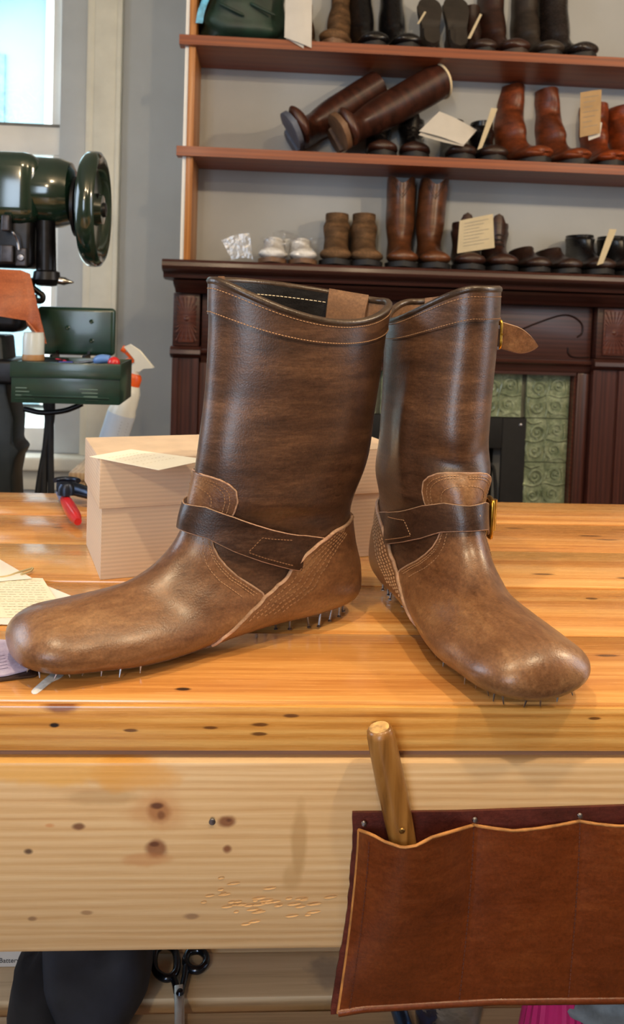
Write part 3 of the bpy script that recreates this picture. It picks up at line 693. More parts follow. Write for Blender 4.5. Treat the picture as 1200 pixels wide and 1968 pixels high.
# ------------------------------------------------------------------ mantelpiece and fireplace
MAHO = wood('dark mahogany', (40, 20, 16), (60, 31, 25), (78, 42, 34), rough=.38, coat=.15, grain=.8, bmp=.05)
MAHOZ = wood('dark mahogany upright', (40, 18, 15), (64, 31, 25), (84, 43, 34), rough=.38, coat=.15, along='Z', grain=.8, bmp=.05)
MAHOR = wood('red mahogany carving', (56, 26, 20), (84, 42, 32), (104, 56, 42), rough=.42, coat=.1, grain=.8, bmp=.05)
ML, MR = -.315, 1.36
mant = thing('mantelpiece', 'dark mahogany fireplace mantel with carved frieze and pilasters', 'mantelpiece', ((ML+MR)/2, 2.85, FZ))
prof = [(2.62, .408), (2.612, .400), (2.610, .388), (2.616, .378), (2.63, .372), (2.655, .366), (2.66, .352), (2.70, .346), (2.97, .346), (2.97, .408)]
P(MB().prism(prof, ML, MR, axis=0), 'mantel_shelf', MAHO, mant, smooth=30)
P(MB().prism([(2.66, .3455), (2.675, .335), (2.70, .325), (2.735, .318), (2.75, .305), (2.97, .305), (2.97, .3455)], ML+.03, MR-.03, axis=0), 'bed_moulding', MAHO, mant, smooth=30)
P(MB().bb((-.20, 2.795, .122), (1.132, 2.97, .3045)), 'frieze_panel', MAHO, mant, bevel=.002)
P(MB().prism([(2.785, .118), (2.775, .108), (2.79, .098), (2.80, .076), (2.97, .076), (2.97, .1215), (2.785, .1215)], -.20, 1.132, axis=0), 'architrave_moulding', MAHO, mant, smooth=30)
for xa, xb, nm in ((-.293, -.206, 0), (1.138, 1.248, 1)):
    P(MB().bb((xa, 2.765, .13), (xb, 2.97, .304)), 'pilaster_block', MAHO, mant, bevel=.003)
    P(MB().prism([(2.765, .128), (2.752, .118), (2.75, .105), (2.768, .095), (2.78, .090), (2.97, .090), (2.97, .128)], xa-.006, xb+.006, axis=0), 'pilaster_moulding', MAHO, mant, smooth=30)
    P(MB().bb((xa, 2.775, FZ), (xa+.020, 2.97, .0895)).bb((xb-.02, 2.775, FZ), (xb, 2.97, .0895)).bb((xa+.02, 2.785, FZ), (xb-.02, 2.97, .0895)), 'pilaster_shaft', MAHOZ, mant)
    # sunburst rosette: rays round a small boss on a recessed plate
    ros = P(MB().bb((xa+.02, 2.757, .142), (xb-.016, 2.7645, .298)), 'rosette_plate', MAHOR, mant, bevel=.002)
    cxr, czr = (xa+xb)/2+.002, .22; r_ = MB()
    for k in range(30):
        a = (k+.5)*2*math.pi/30; d = np.array([math.cos(a), 0, math.sin(a)])
        t_ = min(.034/max(abs(d[0]), 1e-6), .074/max(abs(d[2]), 1e-6))
        r_.tube([np.array([cxr, 2.7565, czr])+d*.012, np.array([cxr, 2.7555, czr])+d*(t_-.003)], [.0008, .0028], 5)
    P(r_, 'sunburst_rays', MAHOR, mant, smooth=50)
    P(MB().lathe([(0, .004), (.006, .003), (.009, 0)], 12, fr((cxr, 2.7565, czr), (1, 0, 0), (0, 0, 1), (0, -1, 0))), 'rosette_boss', MAHOR, mant, smooth=50)
# carved scroll on the frieze (raised reed following the line in the wood), mirrored about the middle
mid = (ML+MR)/2
pts = [aty(x, y, 2.795) for x, y in ((940, 650), (985, 640), (1030, 622), (1075, 607), (1100, 608), (1118, 622), (1119, 640), (1110, 648))]
pts2 = [aty(x, y, 2.795) for x, y in ((1092, 668), (1093, 680), (1105, 687), (1132, 687))]
for sg in (1, -1):
    for pp in (pts, pts2):
        q = catmull([(mid+sg*(p[0]-mid), 2.795, p[2]) for p in pp], 6); P(MB().tube(q, .0034, 6), 'carved_scroll', simple('dark carved groove', (34, 16, 13), .4), mant, smooth=60)
P(MB().bb((1.2490, 2.80, FZ), (1.33, 2.97, .304)), 'outer_stile', MAHOZ, mant)
for xa, xb in ((-.205, -.095), (1.093, 1.137)):
    if xa > 0:
        P(MB().bb((xa, 2.80, FZ), (xb, 2.97, .0755)), 'inner_stile', MAHOZ, mant, bevel=.004)
        P(MB().bb((xa-.006, 2.815, FZ), (xa-.0005, 2.97, .0755)), 'inner_bead', MAHOR, mant)
    else:
        P(MB().bb((xa, 2.80, FZ), (xb, 2.97, .0755)), 'inner_stile', MAHOZ, mant, bevel=.004)
P(MB().bb((-.095, 2.80, .066), (1.087, 2.815, .0755)), 'tile_bead', MAHO, mant)

# green relief tiles: each tile its own object
tg = leather('sage green glaze', (108, 124, 96), (156, 170, 138), (206, 214, 186), rough=.22, streak=(1, 1, 1), grain=60, bmp=.1, coat=.5, rnd=2.0, big=24)
TS = .155
def tile_mesh():
    m = MB(); h = TS/2-.0012; m.box((0, .004, 0), (2*h, .012, 2*h))
    def spiral(cx, cz, r, a0, turns, sg, w0):
        n = 26; t = np.linspace(0, 1, n); rr = r*(1-t*.86); a = a0+sg*t*turns*2*np.pi
        return np.stack([cx+rr*np.cos(a), np.full(n, -.0042), cz+rr*np.sin(a)], -1), w0*(1-t*.45)
    for cx, cz, r, a0, tr, sg in ((-.034, .026, .030, -1.2, 1.6, 1), (.036, .036, .026, 3.6, 1.5, -1), (.028, -.034, .033, 2.0, 1.7, 1), (-.040, -.040, .024, .8, 1.4, -1)):
        p, r_ = spiral(cx, cz, r, a0, tr, sg, .0058); m.tube(p, r_, 5)
        m.lathe([(0, .0075), (.005, .0055), (.0072, 0)], 8, fr((cx, -.002, cz), (1, 0, 0), (0, 0, 1), (0, -1, 0)))
    for pts_ in ([(-.075, .0), (-.04, -.006), (0, .006), (.04, -.002), (.075, .004)], [(.002, .075), (.006, .04), (-.004, .0), (.0, -.04), (-.006, -.075)],
                 [(-.07, .066), (-.05, .058), (-.02, .066)], [(.07, -.068), (.05, -.06), (.01, -.068)], [(.06, .0), (.066, .02), (.06, .06)], [(-.066, -.01), (-.07, -.03), (-.062, -.07)]):
        q = catmull(pts_, 5); m.tube(np.stack([q[:, 0], np.full(len(q), -.0036), q[:, 1]], -1), .0042, 5)
    for k in range(14):
        rs = random.Random(k); x, z = rs.uniform(-.066, .066), rs.uniform(-.066, .066); a = rs.uniform(0, 6.28)
        d = np.array([math.cos(a), 0, math.sin(a)])*.011
        m.tube([np.array([x, -.001, z])-d, np.array([x, -.0035, z]), np.array([x, -.001, z])+d], [.001, .0042, .001], 5)
    return m
hearth = thing('fireplace', 'fireplace with sage green scrolled relief tiles and black iron insert', 'fireplace', (.5, 2.86, FZ))
P(MB().bb((-.094, 2.862, FZ), (.058, 2.968, .065)).bb((.938, 2.862, FZ), (1.086, 2.968, .065)).bb((.058, 2.862, -.09), (.938, 2.968, .065)), 'tile_backing', simple('grey grout', (96, 98, 88), .9), hearth)
tm = None
X1 = 1.086
def tile(x, z):
    global tm
    if tm is None:
        tm = tile_mesh().build('tile', tg, hearth, smooth=50); o = tm
    else:
        o = bpy.data.objects.new('tile', tm.data); link(o, hearth)
    o.location = (x-.5, 2.85-2.86, z-FZ); return o
nt_ = 7; w7 = (X1+.094)/nt_
for k in range(7): tile(X1-TS/2-.0005-k*(X1-TS/2+.094-TS/2-.001)/6*1.0, .0655-TS/2)
for r_i in range(1, 6):
    for x in (X1-TS/2-.0005, -.094+TS/2+.0005): tile(x, .0655-TS/2-r_i*(TS+.0006))
BLK = simple('black cast iron', (13, 13, 14), .75, .0, .3, 40, .1)
grate = hearth
P(MB().bb((.060, 2.845, FZ), (.145, 2.861, -.0915)).bb((.851, 2.845, FZ), (.936, 2.861, -.0915)).bb((.145, 2.845, -.20), (.851, 2.861, -.0915)), 'iron_frame', BLK, grate, bevel=.003)
P(MB().tube(catmull([(.160, 2.844, FZ+.05), (.160, 2.844, -.35), (.22, 2.844, -.24), (.498, 2.844, -.215), (.776, 2.844, -.24), (.836, 2.844, -.35), (.836, 2.844, FZ+.05)], 8), .006, 8), 'arch_bead', BLK, grate, smooth=50)
P(MB().bb((.145, 2.95, FZ), (.851, 2.965, -.2)), 'fire_back', simple('soot', (10, 10, 10), .9), grate)
P(MB().lathe([(0, .003), (.005, .002), (.007, 0)], 10, fr(aty(1002, 817, 2.8445), (1, 0, 0), (0, 0, 1), (0, -1, 0))), 'rivet', STEEL, grate, smooth=50)

# ------------------------------------------------------------------ shelving above the mantel
SHELFW = wood('red cherry shelf', (94, 42, 18), (130, 62, 26), (150, 78, 34), rough=.45, coat=.05, grain=.8, bmp=.06)
UPW = wood('orange oak upright', (136, 82, 34), (178, 114, 54), (198, 136, 70), rough=.4, coat=.1, along='Z', bmp=.06)
for xu, lb in ((-.2595, 'narrow orange oak upright at the left end of the shelves'), (1.50, 'narrow orange oak upright beyond the right edge of the picture')):
    if xu < 0: tag(MB().bb((xu, 2.722, .409), (xu+.0215, 2.968, CZ-.001)).build('shelf_upright', UPW, None, bevel=.001), lb, 'upright')
S1, S2, S0 = 1.121, .772, .409
for zt in (S1, S2):
    # board notched round the upright
    tag(MB().prism([(-.2885, 2.70), (1.8, 2.70), (1.8, 2.968), (-.2375, 2.968), (-.2375, 2.7215), (-.272, 2.7215), (-.272, 2.75), (-.2885, 2.75)], zt-.030, zt, axis=2).build('shelf_board', SHELFW, None),
        'reddish wooden shelf board directly above the mantel' if zt == S2 else 'reddish wooden shelf board at the very top of the picture', 'shelf', 'wall shelves')

# ------------------------------------------------------------------ footwear on the shelves
FW = {}
def fleather(key, c, rough=.42, suede=False):
    if key not in FW:
        d = tuple(int(x*.62) for x in c); l = tuple(min(255, int(x*1.3)) for x in c)
        FW[key] = leather('footwear leather '+key, d, c, l, rough=.8 if suede else rough, coat=0 if suede else .1, grain=260, bmp=.15, big=16, spec=.2 if suede else .5)
    return FW[key]
SOLE_D = simple('dark rubber sole', (26, 24, 24), .6, 0, .2, 60)
SOLE_T = simple('tan leather sole', (112, 82, 58), .55, 0, .15, 40)
SOLE_G = simple('grey blue rubber sole', (92, 98, 112), .6, 0, .1, 40)
LACE = simple('dark cord lace', (36, 28, 24), .8)
WTAB = [(-.012, .004), (-.008, .018), (.004, .029), (.03, .036), (.07, .035), (.11, .036), (.16, .045), (.20, .051), (.235, .050), (.262, .043), (.282, .030), (.293, .016), (.298, .004)]
def boot_geo(hgt, low=False, sw=1.0, dipf=0.0, dips=0.0, lean=(0, 0), slump=0.0, nu=4, nv=40):
    D = SEC.copy()
    if low: D = D[6:].copy(); D[0, 1] -= .012; D[0, 3] -= .006
    else:
        k = (hgt-.118)/(.302-.118)
        for c in (1, 3): D[:5, c] = .118+(D[:5, c]-.118)*k
        if hgt < .2: D[:5, 0] += np.array([.004, .003, .002, .001, 0]); D[:5, 2] += np.array([.03, .024, .017, .010, .004])
        cxs = (D[:5, 0]+D[:5, 2])/2
        f = np.array([sw, sw, sw*.5+.5*sw, .6*sw+.4, .3*sw+.7])
        D[:5, 0] = cxs+(D[:5, 0]-cxs)*f; D[:5, 2] = cxs+(D[:5, 2]-cxs)*f; D[:5, 4] *= f
    Dd = catmull(D, nu); X, Y, Z, v = loft(Dd, nv)
    i = np.arange(len(Dd))/nu; fall = np.clip(1-i/2.0, 0, 1)[:, None]
    Z = Z-(dips*np.sin(v)**2+dipf*np.abs(np.cos(v))**6)[None]*fall
    h = np.clip((Z-.11)/.19, 0, 2); X = X+lean[0]*h**1.4; Y = Y+lean[1]*h**1.4
    if slump: Y = Y+slump*np.sin(h*9)*.5*h; X = X+slump*np.sin(h*11+v[None]*2)
    return np.stack([X, Y, Z], -1)
def sole_geo(m, thick=1.0, heel=1.0):
    xs = np.concatenate([np.linspace(-.012, .084, 12), [.0845, .0875], np.linspace(.09, .298, 22)])
    wt = np.array(WTAB); G = []
    for x in xs:
        w_ = np.interp(x, wt[:, 0], wt[:, 1]); zt = .017+.010*(1-float(sstep(.09, .16, x)))
        zb = 0.0 if x < .0846 else (.013*(1-float(sstep(.10, .15, x)))+.0)
        if x > .23: zb += .006*((x-.23)/.07)**2; zt += .006*((x-.23)/.07)**2
        w2 = w_*(.93 if x < .0846 else 1)
        G.append([(x, -w_, zt), (x, -w2, zb), (x, -w2*.5, zb), (x, w2*.5, zb), (x, w2, zb), (x, w_, zt), (x, 0, zt+.002)])
    G = np.array(G); n0 = m.n; m.grid(G, wv=True); k = G.shape[1]
    m.f.append(tuple(n0+i for i in range(k))); m.f.append(tuple(n0+(len(xs)-1)*k+i for i in range(k))[::-1]); return m
def footwear(name, label, cat, toe, heading, hgt, mat, sole=SOLE_D, scale=.96, group=None, low=False, sw=1.0, dipf=0, dips=0, lean=(0, 0), slump=0, laces=0, loop=False, vline=False, lining=None, R=None, origin=None, lift=True, cuff=None, cap=None):
    h = math.radians(heading); d = np.array([math.cos(h), math.sin(h), 0])
    loc = np.array(toe, float)-d*.296*scale if origin is None else np.array(origin, float)
    rotm = (0, 0, h) if R is None else tuple(Matrix(R).to_euler())
    t = thing(name, label, cat, tuple(loc), rotm, group); wd = scale*(1.08 if R is None else 1.2 if hgt > .2 else 1.15); t.scale = (scale, wd, scale); MW[t.name] = MW[t.name] @ Matrix.Diagonal((scale, wd, scale, 1))
    G = boot_geo(hgt, low, sw, dipf, dips, lean, slump); G[..., 2] += .0125
    cen = G.mean(axis=1, keepdims=True)
    MB().grid(G, wv=True).build('upper', mat, t, smooth=60)
    n_in = 7 if low else 18
    G2 = cen[:n_in]+(G[:n_in]-cen[:n_in])*.94; G2[0] = G[0]
    MB().grid(G2, wv=True, flip=True).build('lining', lining or fleather('dark lining', (44, 32, 26), .8), t, smooth=60)
    sole_geo(MB()).build('sole', sole, t, smooth=35)
    rim = G[0]
    if low: MB().tube(rim, .0022, 5, closed=True).build('top_edge', mat, t, smooth=60)
    def sp(u, v, off=.0015):
        a = u*4; i = int(min(max(a, 0), len(G)-2)); f = a-i; b = (v % 360)/360*40; j = int(b) % 40; g = b-int(b)
        p = (G[i, j]*(1-g)+G[i, (j+1) % 40]*g)*(1-f)+(G[i+1, j]*(1-g)+G[i+1, (j+1) % 40]*g)*f
        c = cen[i, 0]; n = p-c; return p+n/np.linalg.norm(n)*off
    u0 = -6 if low else 0
    if laces:
        m = MB(); us = np.linspace(.35 if not low else .2, 7.2+u0, laces)
        for k, u in enumerate(us):
            for s_ in (1, -1):
                m.tube([sp(u, 30*s_, .002), sp(u+.35, 0, .005), sp(u+.7, -30*s_, .002)], .0017, 5)
        m.build('laces', LACE, t, smooth=60)
        q = [sp(.05, v, .004)+np.array([0.004, 0, z]) for v, z in ((-34, 0), (-20, .022), (0, .030), (20, .022), (34, 0))]
        q2 = [sp(5.0+u0*.9 if not low else 1.2, v, .0015) for v in (-26, -13, 0, 13, 26)]
        MB().sheet(np.array([q, [(np.array(a)+np.array(b))/2+np.array([.004, 0, 0]) for a, b in zip(q, q2)], q2]), .0018).build('tongue', mat, t, smooth=60)
    if loop:
        c = sp(.0, 180, 0); m = MB(); a = np.linspace(0, math.pi, 9)
        m.tube([c+np.array([0, .010*math.cos(x), .018*math.sin(x)-.003]) for x in a], .0022, 6).build('pull_loop', mat, t, smooth=60)
    if vline:
        m = MB()
        for off in (0, .35):
            q = [sp(.05+off, s, .001) for s in np.linspace(-42, 0, 5)*1.0]
            m.tube([sp(.1+off+(1.1 if True else 0)*(1-abs(s)/40), s, .001) for s in np.linspace(-40, 40, 17)], .0011, 4)
        m.build('shaft_stitching', LACE, t, smooth=60)
    if cap is not None:
        k0 = int((12.6+u0)*4); Gc = cen[k0:]+(G[k0:]-cen[k0:])*1.02; MB().grid(Gc, wv=True).build('toe_cap', cap, t, smooth=60)
    if cuff is not None:
        MB().tube(rim*1.0, .004, 6, closed=True).build('cuff', cuff, t, smooth=60)
    return t
YT0, YT = 2.655, 2.725
def toe(px, z, y): p = aty(px, 300, y); return (p[0]+(0), y, z)
def toe_at(px, row):     # row: 0 mantel, 1 middle, 2 top; px read at the height of that shelf
    z = (S0, S2, S1)[row]; y = (YT0, YT, YT)[row]; py = (510, 290, 75)[row]
    return (aty(px, py, y)[0], y, z)
WHT = fleather('white', (240, 238, 234), .45); SUE = fleather('tan suede', (122, 92, 64), suede=True); WES = fleather('western brown', (112, 66, 38), .36)
BRN = fleather('dark brown', (66, 38, 28)); BLK_L = fleather('black', (24, 22, 23), .3); CHO = fleather('chocolate', (58, 38, 30)); ORG = fleather('orange brown', (134, 66, 34)); RUS = fleather('rust', (150, 68, 30)); TALL = fleather('dark chestnut', (80, 44, 32), .4); OLV = fleather('olive brown', (62, 52, 44), .42)
# mantel shelf, left to right
footwear('low_shoe', 'white low shoe at the left inside the clear plastic bag', 'shoe', toe_at(522, 0), -93, .1, WHT, SOLE_T, .86, 'white shoes in a plastic bag', low=True, lining=WHT)
footwear('low_shoe', 'white low shoe at the right inside the clear plastic bag', 'shoe', toe_at(585, 0), -88, .1, WHT, SOLE_T, .86, 'white shoes in a plastic bag', low=True, lining=WHT)
footwear('suede_boot', 'tan suede ankle boot beside the bagged white shoes', 'boot', toe_at(645, 0), -95, .172, SUE, SOLE_D, 1.02, 'tan suede ankle boots', sw=.72)
footwear('suede_boot', 'tan suede ankle boot beside the tall brown western boots', 'boot', toe_at(706, 0), -93, .175, SUE, SOLE_D, 1.02, 'tan suede ankle boots', sw=.72)
footwear('western_boot', 'tall brown western boot with V stitching next to the suede boots', 'boot', toe_at(776, 0), -95, .315, WES, SOLE_D, 1.0, 'tall western boots', sw=.90, dipf=.03, vline=True)
footwear('western_boot', 'tall brown western boot with V stitching next to the laced boots', 'boot', toe_at(840, 0), -94, .315, WES, SOLE_D, 1.0, 'tall western boots', sw=.92, dipf=.03, vline=True, lean=(0, .012))
footwear('laced_boot', 'brown laced boot behind the cream paper on the mantel', 'boot', toe_at(908, 0), -96, .165, BRN, SOLE_D, .98, 'laced boots on the mantel', laces=6, sw=.82)
footwear('laced_boot', 'brown laced boot with open top right of the cream paper', 'boot', toe_at(973, 0), -95, .165, BRN, SOLE_D, .98, 'laced boots on the mantel', laces=6, sw=.86)
footwear('low_shoe', 'dark brown low shoe just right of the laced boots', 'shoe', toe_at(1044, 0), -86, .1, CHO, SOLE_D, .88, 'dark low shoes on the mantel', low=True)
footwear('low_shoe', 'dark brown low shoe left of the black ankle boot', 'shoe', toe_at(1106, 0), -82, .1, CHO, SOLE_D, .88, 'dark low shoes on the mantel', low=True)
footwear('ankle_boot', 'black ankle boot with a slanted tag at the right end of the mantel', 'boot', toe_at(1166, 0), -88, .135, BLK_L, SOLE_D, .98, 'black ankle boots on the mantel', sw=.85, cap=CHO)
footwear('ankle_boot', 'black ankle boot cut by the right edge, on the mantel', 'boot', toe_at(1232, 0), -88, .135, BLK_L, SOLE_D, .98, 'black ankle boots on the mantel', sw=.85, cap=CHO)
# middle shelf
def lean_R(roll, yaw, pitch=0):
    """toe towards the camera, then rolled over to the right"""
    return (Matrix.Rotation(math.radians(pitch), 3, 'X') @ Matrix.Rotation(math.radians(roll), 3, 'Y') @ Matrix.Rotation(math.radians(yaw), 3, 'Z'))
p = aty(552, 285, 2.95); footwear('riding_boot', 'tall chestnut boot toppled over at the left end of the middle shelf', 'boot', (0, 0, 0), 0, .36, TALL, SOLE_G, 1.0, 'toppled tall boots', R=lean_R(56, -94), origin=(p[0]+.012, 2.965, S2+.060), sw=1.0, lining=SOLE_T)
p = aty(628, 285, 2.88); footwear('riding_boot', 'tall chestnut boot toppled over with torn pale lining at its top', 'boot', (0, 0, 0), 0, .42, TALL, SOLE_T, 1.0, 'toppled tall boots', R=lean_R(58, -90), origin=(p[0]+.020, 2.89, S2+.060), sw=1.0, lining=simple('pale shearling', (214, 196, 160), .9), cuff=simple('pale shearling', (214, 196, 160), .9))
footwear('laced_boot', 'black laced boot with brown toe under the toppled tall boots', 'boot', toe_at(738, 1), -92, .15, BLK_L, SOLE_D, .96, 'black laced boots', laces=6, sw=.85, cap=BRN)
footwear('laced_boot', 'black laced boot with brown toe left of the folded white paper', 'boot', toe_at(800, 1), -95, .16, BLK_L, SOLE_D, .96, 'black laced boots', laces=6, sw=.85, cap=BRN)
footwear('pull_on_boot', 'dark pull-on boot with heel loop below the folded white paper', 'boot', toe_at(893, 1), -92, .165, BLK_L, SOLE_D, .96, 'dark pull-on boots', sw=.7, loop=True, cap=CHO)
footwear('pull_on_boot', 'dark pull-on boot beside the orange-brown slouched boots', 'boot', toe_at(956, 1), -90, .165, BLK_L, SOLE_D, .96, 'dark pull-on boots', sw=.74, cap=CHO)
footwear('work_boot', 'orange-brown slouched boot nearest the dark pull-on boots', 'boot', toe_at(1048, 1), -76, .285, ORG, SOLE_D, 1.06, 'slouched orange-brown boots', sw=.8, slump=.006, lean=(-.02, .02), loop=True)
footwear('work_boot', 'orange-brown slouched boot left of the kraft tag', 'boot', toe_at(1122, 1), -80, .285, ORG, SOLE_D, 1.02, 'slouched orange-brown boots', sw=.72, slump=.006, lean=(0, -.015))
footwear('work_boot', 'rust coloured boot right of the kraft tag', 'boot', toe_at(1186, 1), -92, .24, RUS, SOLE_D, 1.0, 'rust boots at the right edge', sw=.9, slump=.009)
footwear('work_boot', 'rust coloured boot cut by the right edge of the picture', 'boot', toe_at(1250, 1), -90, .24, RUS, SOLE_D, 1.0, 'rust boots at the right edge', sw=.9, slump=.009)
# top shelf
footwear('suede_boot', 'tan suede boot right of the hanging white sheet', 'boot', toe_at(640, 2), -100, .26, SUE, SOLE_T, .98, 'tan boots on the top shelf', sw=.62)
footwear('suede_boot', 'tan suede boot half hidden behind the hanging white sheet', 'boot', (toe_at(596, 2)[0], 2.80, S1), -88, .26, SUE, SOLE_T, .78, 'tan boots on the top shelf', sw=.62)
footwear('tall_boot', 'black boot next to the tan suede boot on the top shelf', 'boot', toe_at(728, 2), -80, .31, BLK_L, SOLE_D, .96, 'black boots on the top shelf', sw=.72)
footwear('tall_boot', 'black boot beside the upturned shoes on the top shelf', 'boot', toe_at(792, 2), -80, .31, BLK_L, SOLE_D, .96, 'black boots on the top shelf', sw=.72)
Rs = Matrix(((0, 1, 0), (.5, 0, .866), (.866, 0, -.5)))
p = aty(832, 85, 2.76); footwear('low_shoe', 'dark shoe propped up showing its sole beside the black boots', 'shoe', (0, 0, 0), 0, .1, OLV, simple('worn dark sole', (52, 46, 40), .55), .70, 'propped up shoes showing soles', low=True, R=Rs, origin=(p[0], 2.76, S1+.040))
p = aty(886, 85, 2.76); footwear('low_shoe', 'dark shoe propped up showing its sole left of the brown boots', 'shoe', (0, 0, 0), 0, .1, OLV, simple('worn dark sole', (52, 46, 40), .55), .76, 'propped up shoes showing soles', low=True, R=Rs, origin=(p[0], 2.77, S1+.040))
footwear('work_boot', 'dark brown boot right of the propped up shoes', 'boot', toe_at(940, 2), -84, .23, CHO, SOLE_D, .86, 'dark boots on the top shelf', sw=.8)
footwear('work_boot', 'dark brown boot with high toe, second of the row on the top shelf', 'boot', toe_at(1004, 2), -78, .27, BRN, simple('worn brown sole', (58, 46, 40), .6), 1.0, 'dark boots on the top shelf', sw=.8)
footwear('work_boot', 'olive brown boot, third of the row on the top shelf', 'boot', toe_at(1070, 2), -80, .27, OLV, SOLE_D, 1.0, 'dark boots on the top shelf', sw=.8)
footwear('tall_boot', 'glossy dark boot at the right end of the top shelf row', 'boot', toe_at(1138, 2), -76, .30, fleather('glossy dark', (48, 40, 38), .25), SOLE_D, 1.02, 'dark boots on the top shelf', sw=.85)

# papers and tags
PAPER = simple('white paper', (208, 204, 196), .8, 0, .03, 12); CREAM = simple('cream paper', (196, 182, 150), .8, 0, .05, 14); KRAFT = simple('kraft tag card', (168, 138, 98), .8, 0, .08, 14)
INK = simple('grey ink', (130, 126, 118), .8)
def paper(name, label, cat, quad, y, mat, curl=.004, n=8, fold=None, group=None, lines=0, slope=0.0):
    """quad: four photo corners (tl, tr, br, bl), each optionally with its own depth"""
    pts = [aty(q[0], q[1], q[2] if len(q) > 2 else y) for q in quad]
    a = np.linspace(0, 1, n)
    G = np.array([[(1-s)*((1-t)*pts[0]+t*pts[1])+s*((1-t)*pts[3]+t*pts[2])+np.array([0, -curl*math.sin(math.pi*t)*(1-.3*s), 0]) for t in a] for s in a])
    loc = G.reshape(-1, 3).mean(0); loc[2] = G[..., 2].min()
    if lines:
        t_ = thing(name, label, cat, tuple(loc), group=group)
        P(MB().sheet(G, .0006), 'sheet', mat, t_, smooth=60)
        m = MB()
        for k in range(lines):
            s = .12+.78*k/lines; i0 = int(s*(n-1)); f = s*(n-1)-i0
            row = G[i0]*(1-f)+G[i0+1]*f+np.array([0, -.0010, 0]); j1 = n-1-(k % 3)
            for j in range(1, j1-1):
                m.add([row[j], row[j+1], row[j+1]+np.array([0, 0, -.0016]), row[j]+np.array([0, 0, -.0016])], [(0, 1, 2, 3)])
        P(m, 'writing', INK, t_); return t_
    return tag(MB().sheet(G, .0006).build(name, mat, None, smooth=60), label, cat, group)
paper('paper_sheet', 'white sheet hanging over the edge of the top shelf', 'paper', [(549, -12), (600, -12), (599, 92), (547, 72)], 2.688, PAPER, .006)
paper('paper_flap', 'short folded flap behind the sheet hanging from the top shelf', 'paper', [(550, 40), (585, 40), (584, 93), (551, 74)], 2.694, PAPER, .001)
t_ = thing('folded_paper', 'white folded paper lying over the dark boots on the middle shelf', 'paper', tuple(aty(860, 275, 2.70)))
def quadsheet(pts, n=6, bow=0.0):
    pts = [np.array(p) for p in pts]; a = np.linspace(0, 1, n)
    return np.array([[(1-s)*((1-t)*pts[0]+t*pts[1])+s*((1-t)*pts[3]+t*pts[2])+np.array([0, 0, bow*math.sin(math.pi*t)]) for t in a] for s in a])
P(MB().sheet(quadsheet([aty(845, 214, 2.74), aty(917, 250, 2.74), aty(892, 279, 2.67), aty(806, 252, 2.67)], 6, .004), .0006), 'upper_leaf', PAPER, t_, smooth=60)
P(MB().sheet(quadsheet([aty(812, 252, 2.69), aty(890, 274, 2.69), aty(892, 281, 2.665), aty(805, 259, 2.665)], 6, -.003), .0006), 'lower_leaf', PAPER, t_, smooth=60)
paper('price_tag', 'slanted cream tag leaning on the dark pull-on boot', 'tag', [(945, 207), (957, 209), (927, 284), (918, 288)], 2.69, CREAM, .0)
paper('kraft_tag', 'upright kraft tag between orange-brown and rust boots', 'tag', [(1116, 178), (1157, 172), (1154, 256), (1115, 264)], 2.70, KRAFT, .003, lines=7)
paper('paper_sheet', 'white slip behind the kraft tag on the middle shelf', 'paper', [(1128, 225), (1158, 236), (1154, 262), (1132, 270)], 2.715, PAPER, .003)
paper('paper_sheet', 'cream handwritten sheet leaning on the laced boots on the mantel', 'paper', [(884, 424), (948, 411), (951, 476), (879, 487)], 2.69, CREAM, .006, lines=8)
paper('price_tag', 'slanted cream tag in front of the black ankle boot on the mantel', 'tag', [(1172, 440), (1186, 441), (1160, 506), (1148, 510)], 2.63, CREAM, .0)
paper('price_tag', 'thin pale tag edge behind the first propped up shoe', 'tag', [(816, 22), (820, 23), (806, 46), (802, 46)], 2.745, CREAM, 0)
paper('price_tag', 'thin pale tag edge left of the brown boot on the top shelf', 'tag', [(923, 26), (927, 28), (905, 74), (899, 74)], 2.715, CREAM, 0)

# clear bag round the white shoes
FILM = plastic_film('clear plastic bag', .92, (245, 248, 255), .2)
def blob(c, r, n=18, m=28, amp=.15, seed=0, e=1.0, flat=None):
    rs = np.random.default_rng(seed); ph = rs.uniform(0, 6.28, 12); kk = rs.integers(1, 6, (12, 2)); G = []
    for i in range(n+1):
        a = math.pi*i/n; row = []
        for j in range(m):
            b = 2*math.pi*j/m
            f = 1+amp*sum(math.sin(kk[q, 0]*a*1.7+ph[q])*math.cos(kk[q, 1]*b+ph[11-q]) for q in range(6))/2.5
            sx = np.sign(math.cos(b))*abs(math.cos(b))**e; sy = np.sign(math.sin(b))*abs(math.sin(b))**e
            row.append((c[0]+r[0]*f*math.sin(a)**e*sx, c[1]+r[1]*f*math.sin(a)**e*sy, c[2]+r[2]*(f if math.cos(a) > 0 else 1)*np.sign(math.cos(a))*abs(math.cos(a))**e))
        G.append(row)
    return np.array(G)
cb = aty(552, 475, 2.75); bag = thing('plastic_bag', 'clear plastic bag wrapped round the white shoes on the mantel', 'bag', (cb[0], 2.77, S0))
P(MB().grid(blob((cb[0]+.012, 2.775, S0+.046), (.100, .15, .052), 22, 48, .34, 3, .75), wv=True), 'film', FILM, bag, smooth=60)
q = [aty(426, 462, 2.70), aty(480, 448, 2.70), aty(486, 498, 2.70), aty(446, 500, 2.70)]
P(MB().sheet(quadsheet(q, 8, .006), .0008), 'open_end', FILM, bag, smooth=60)
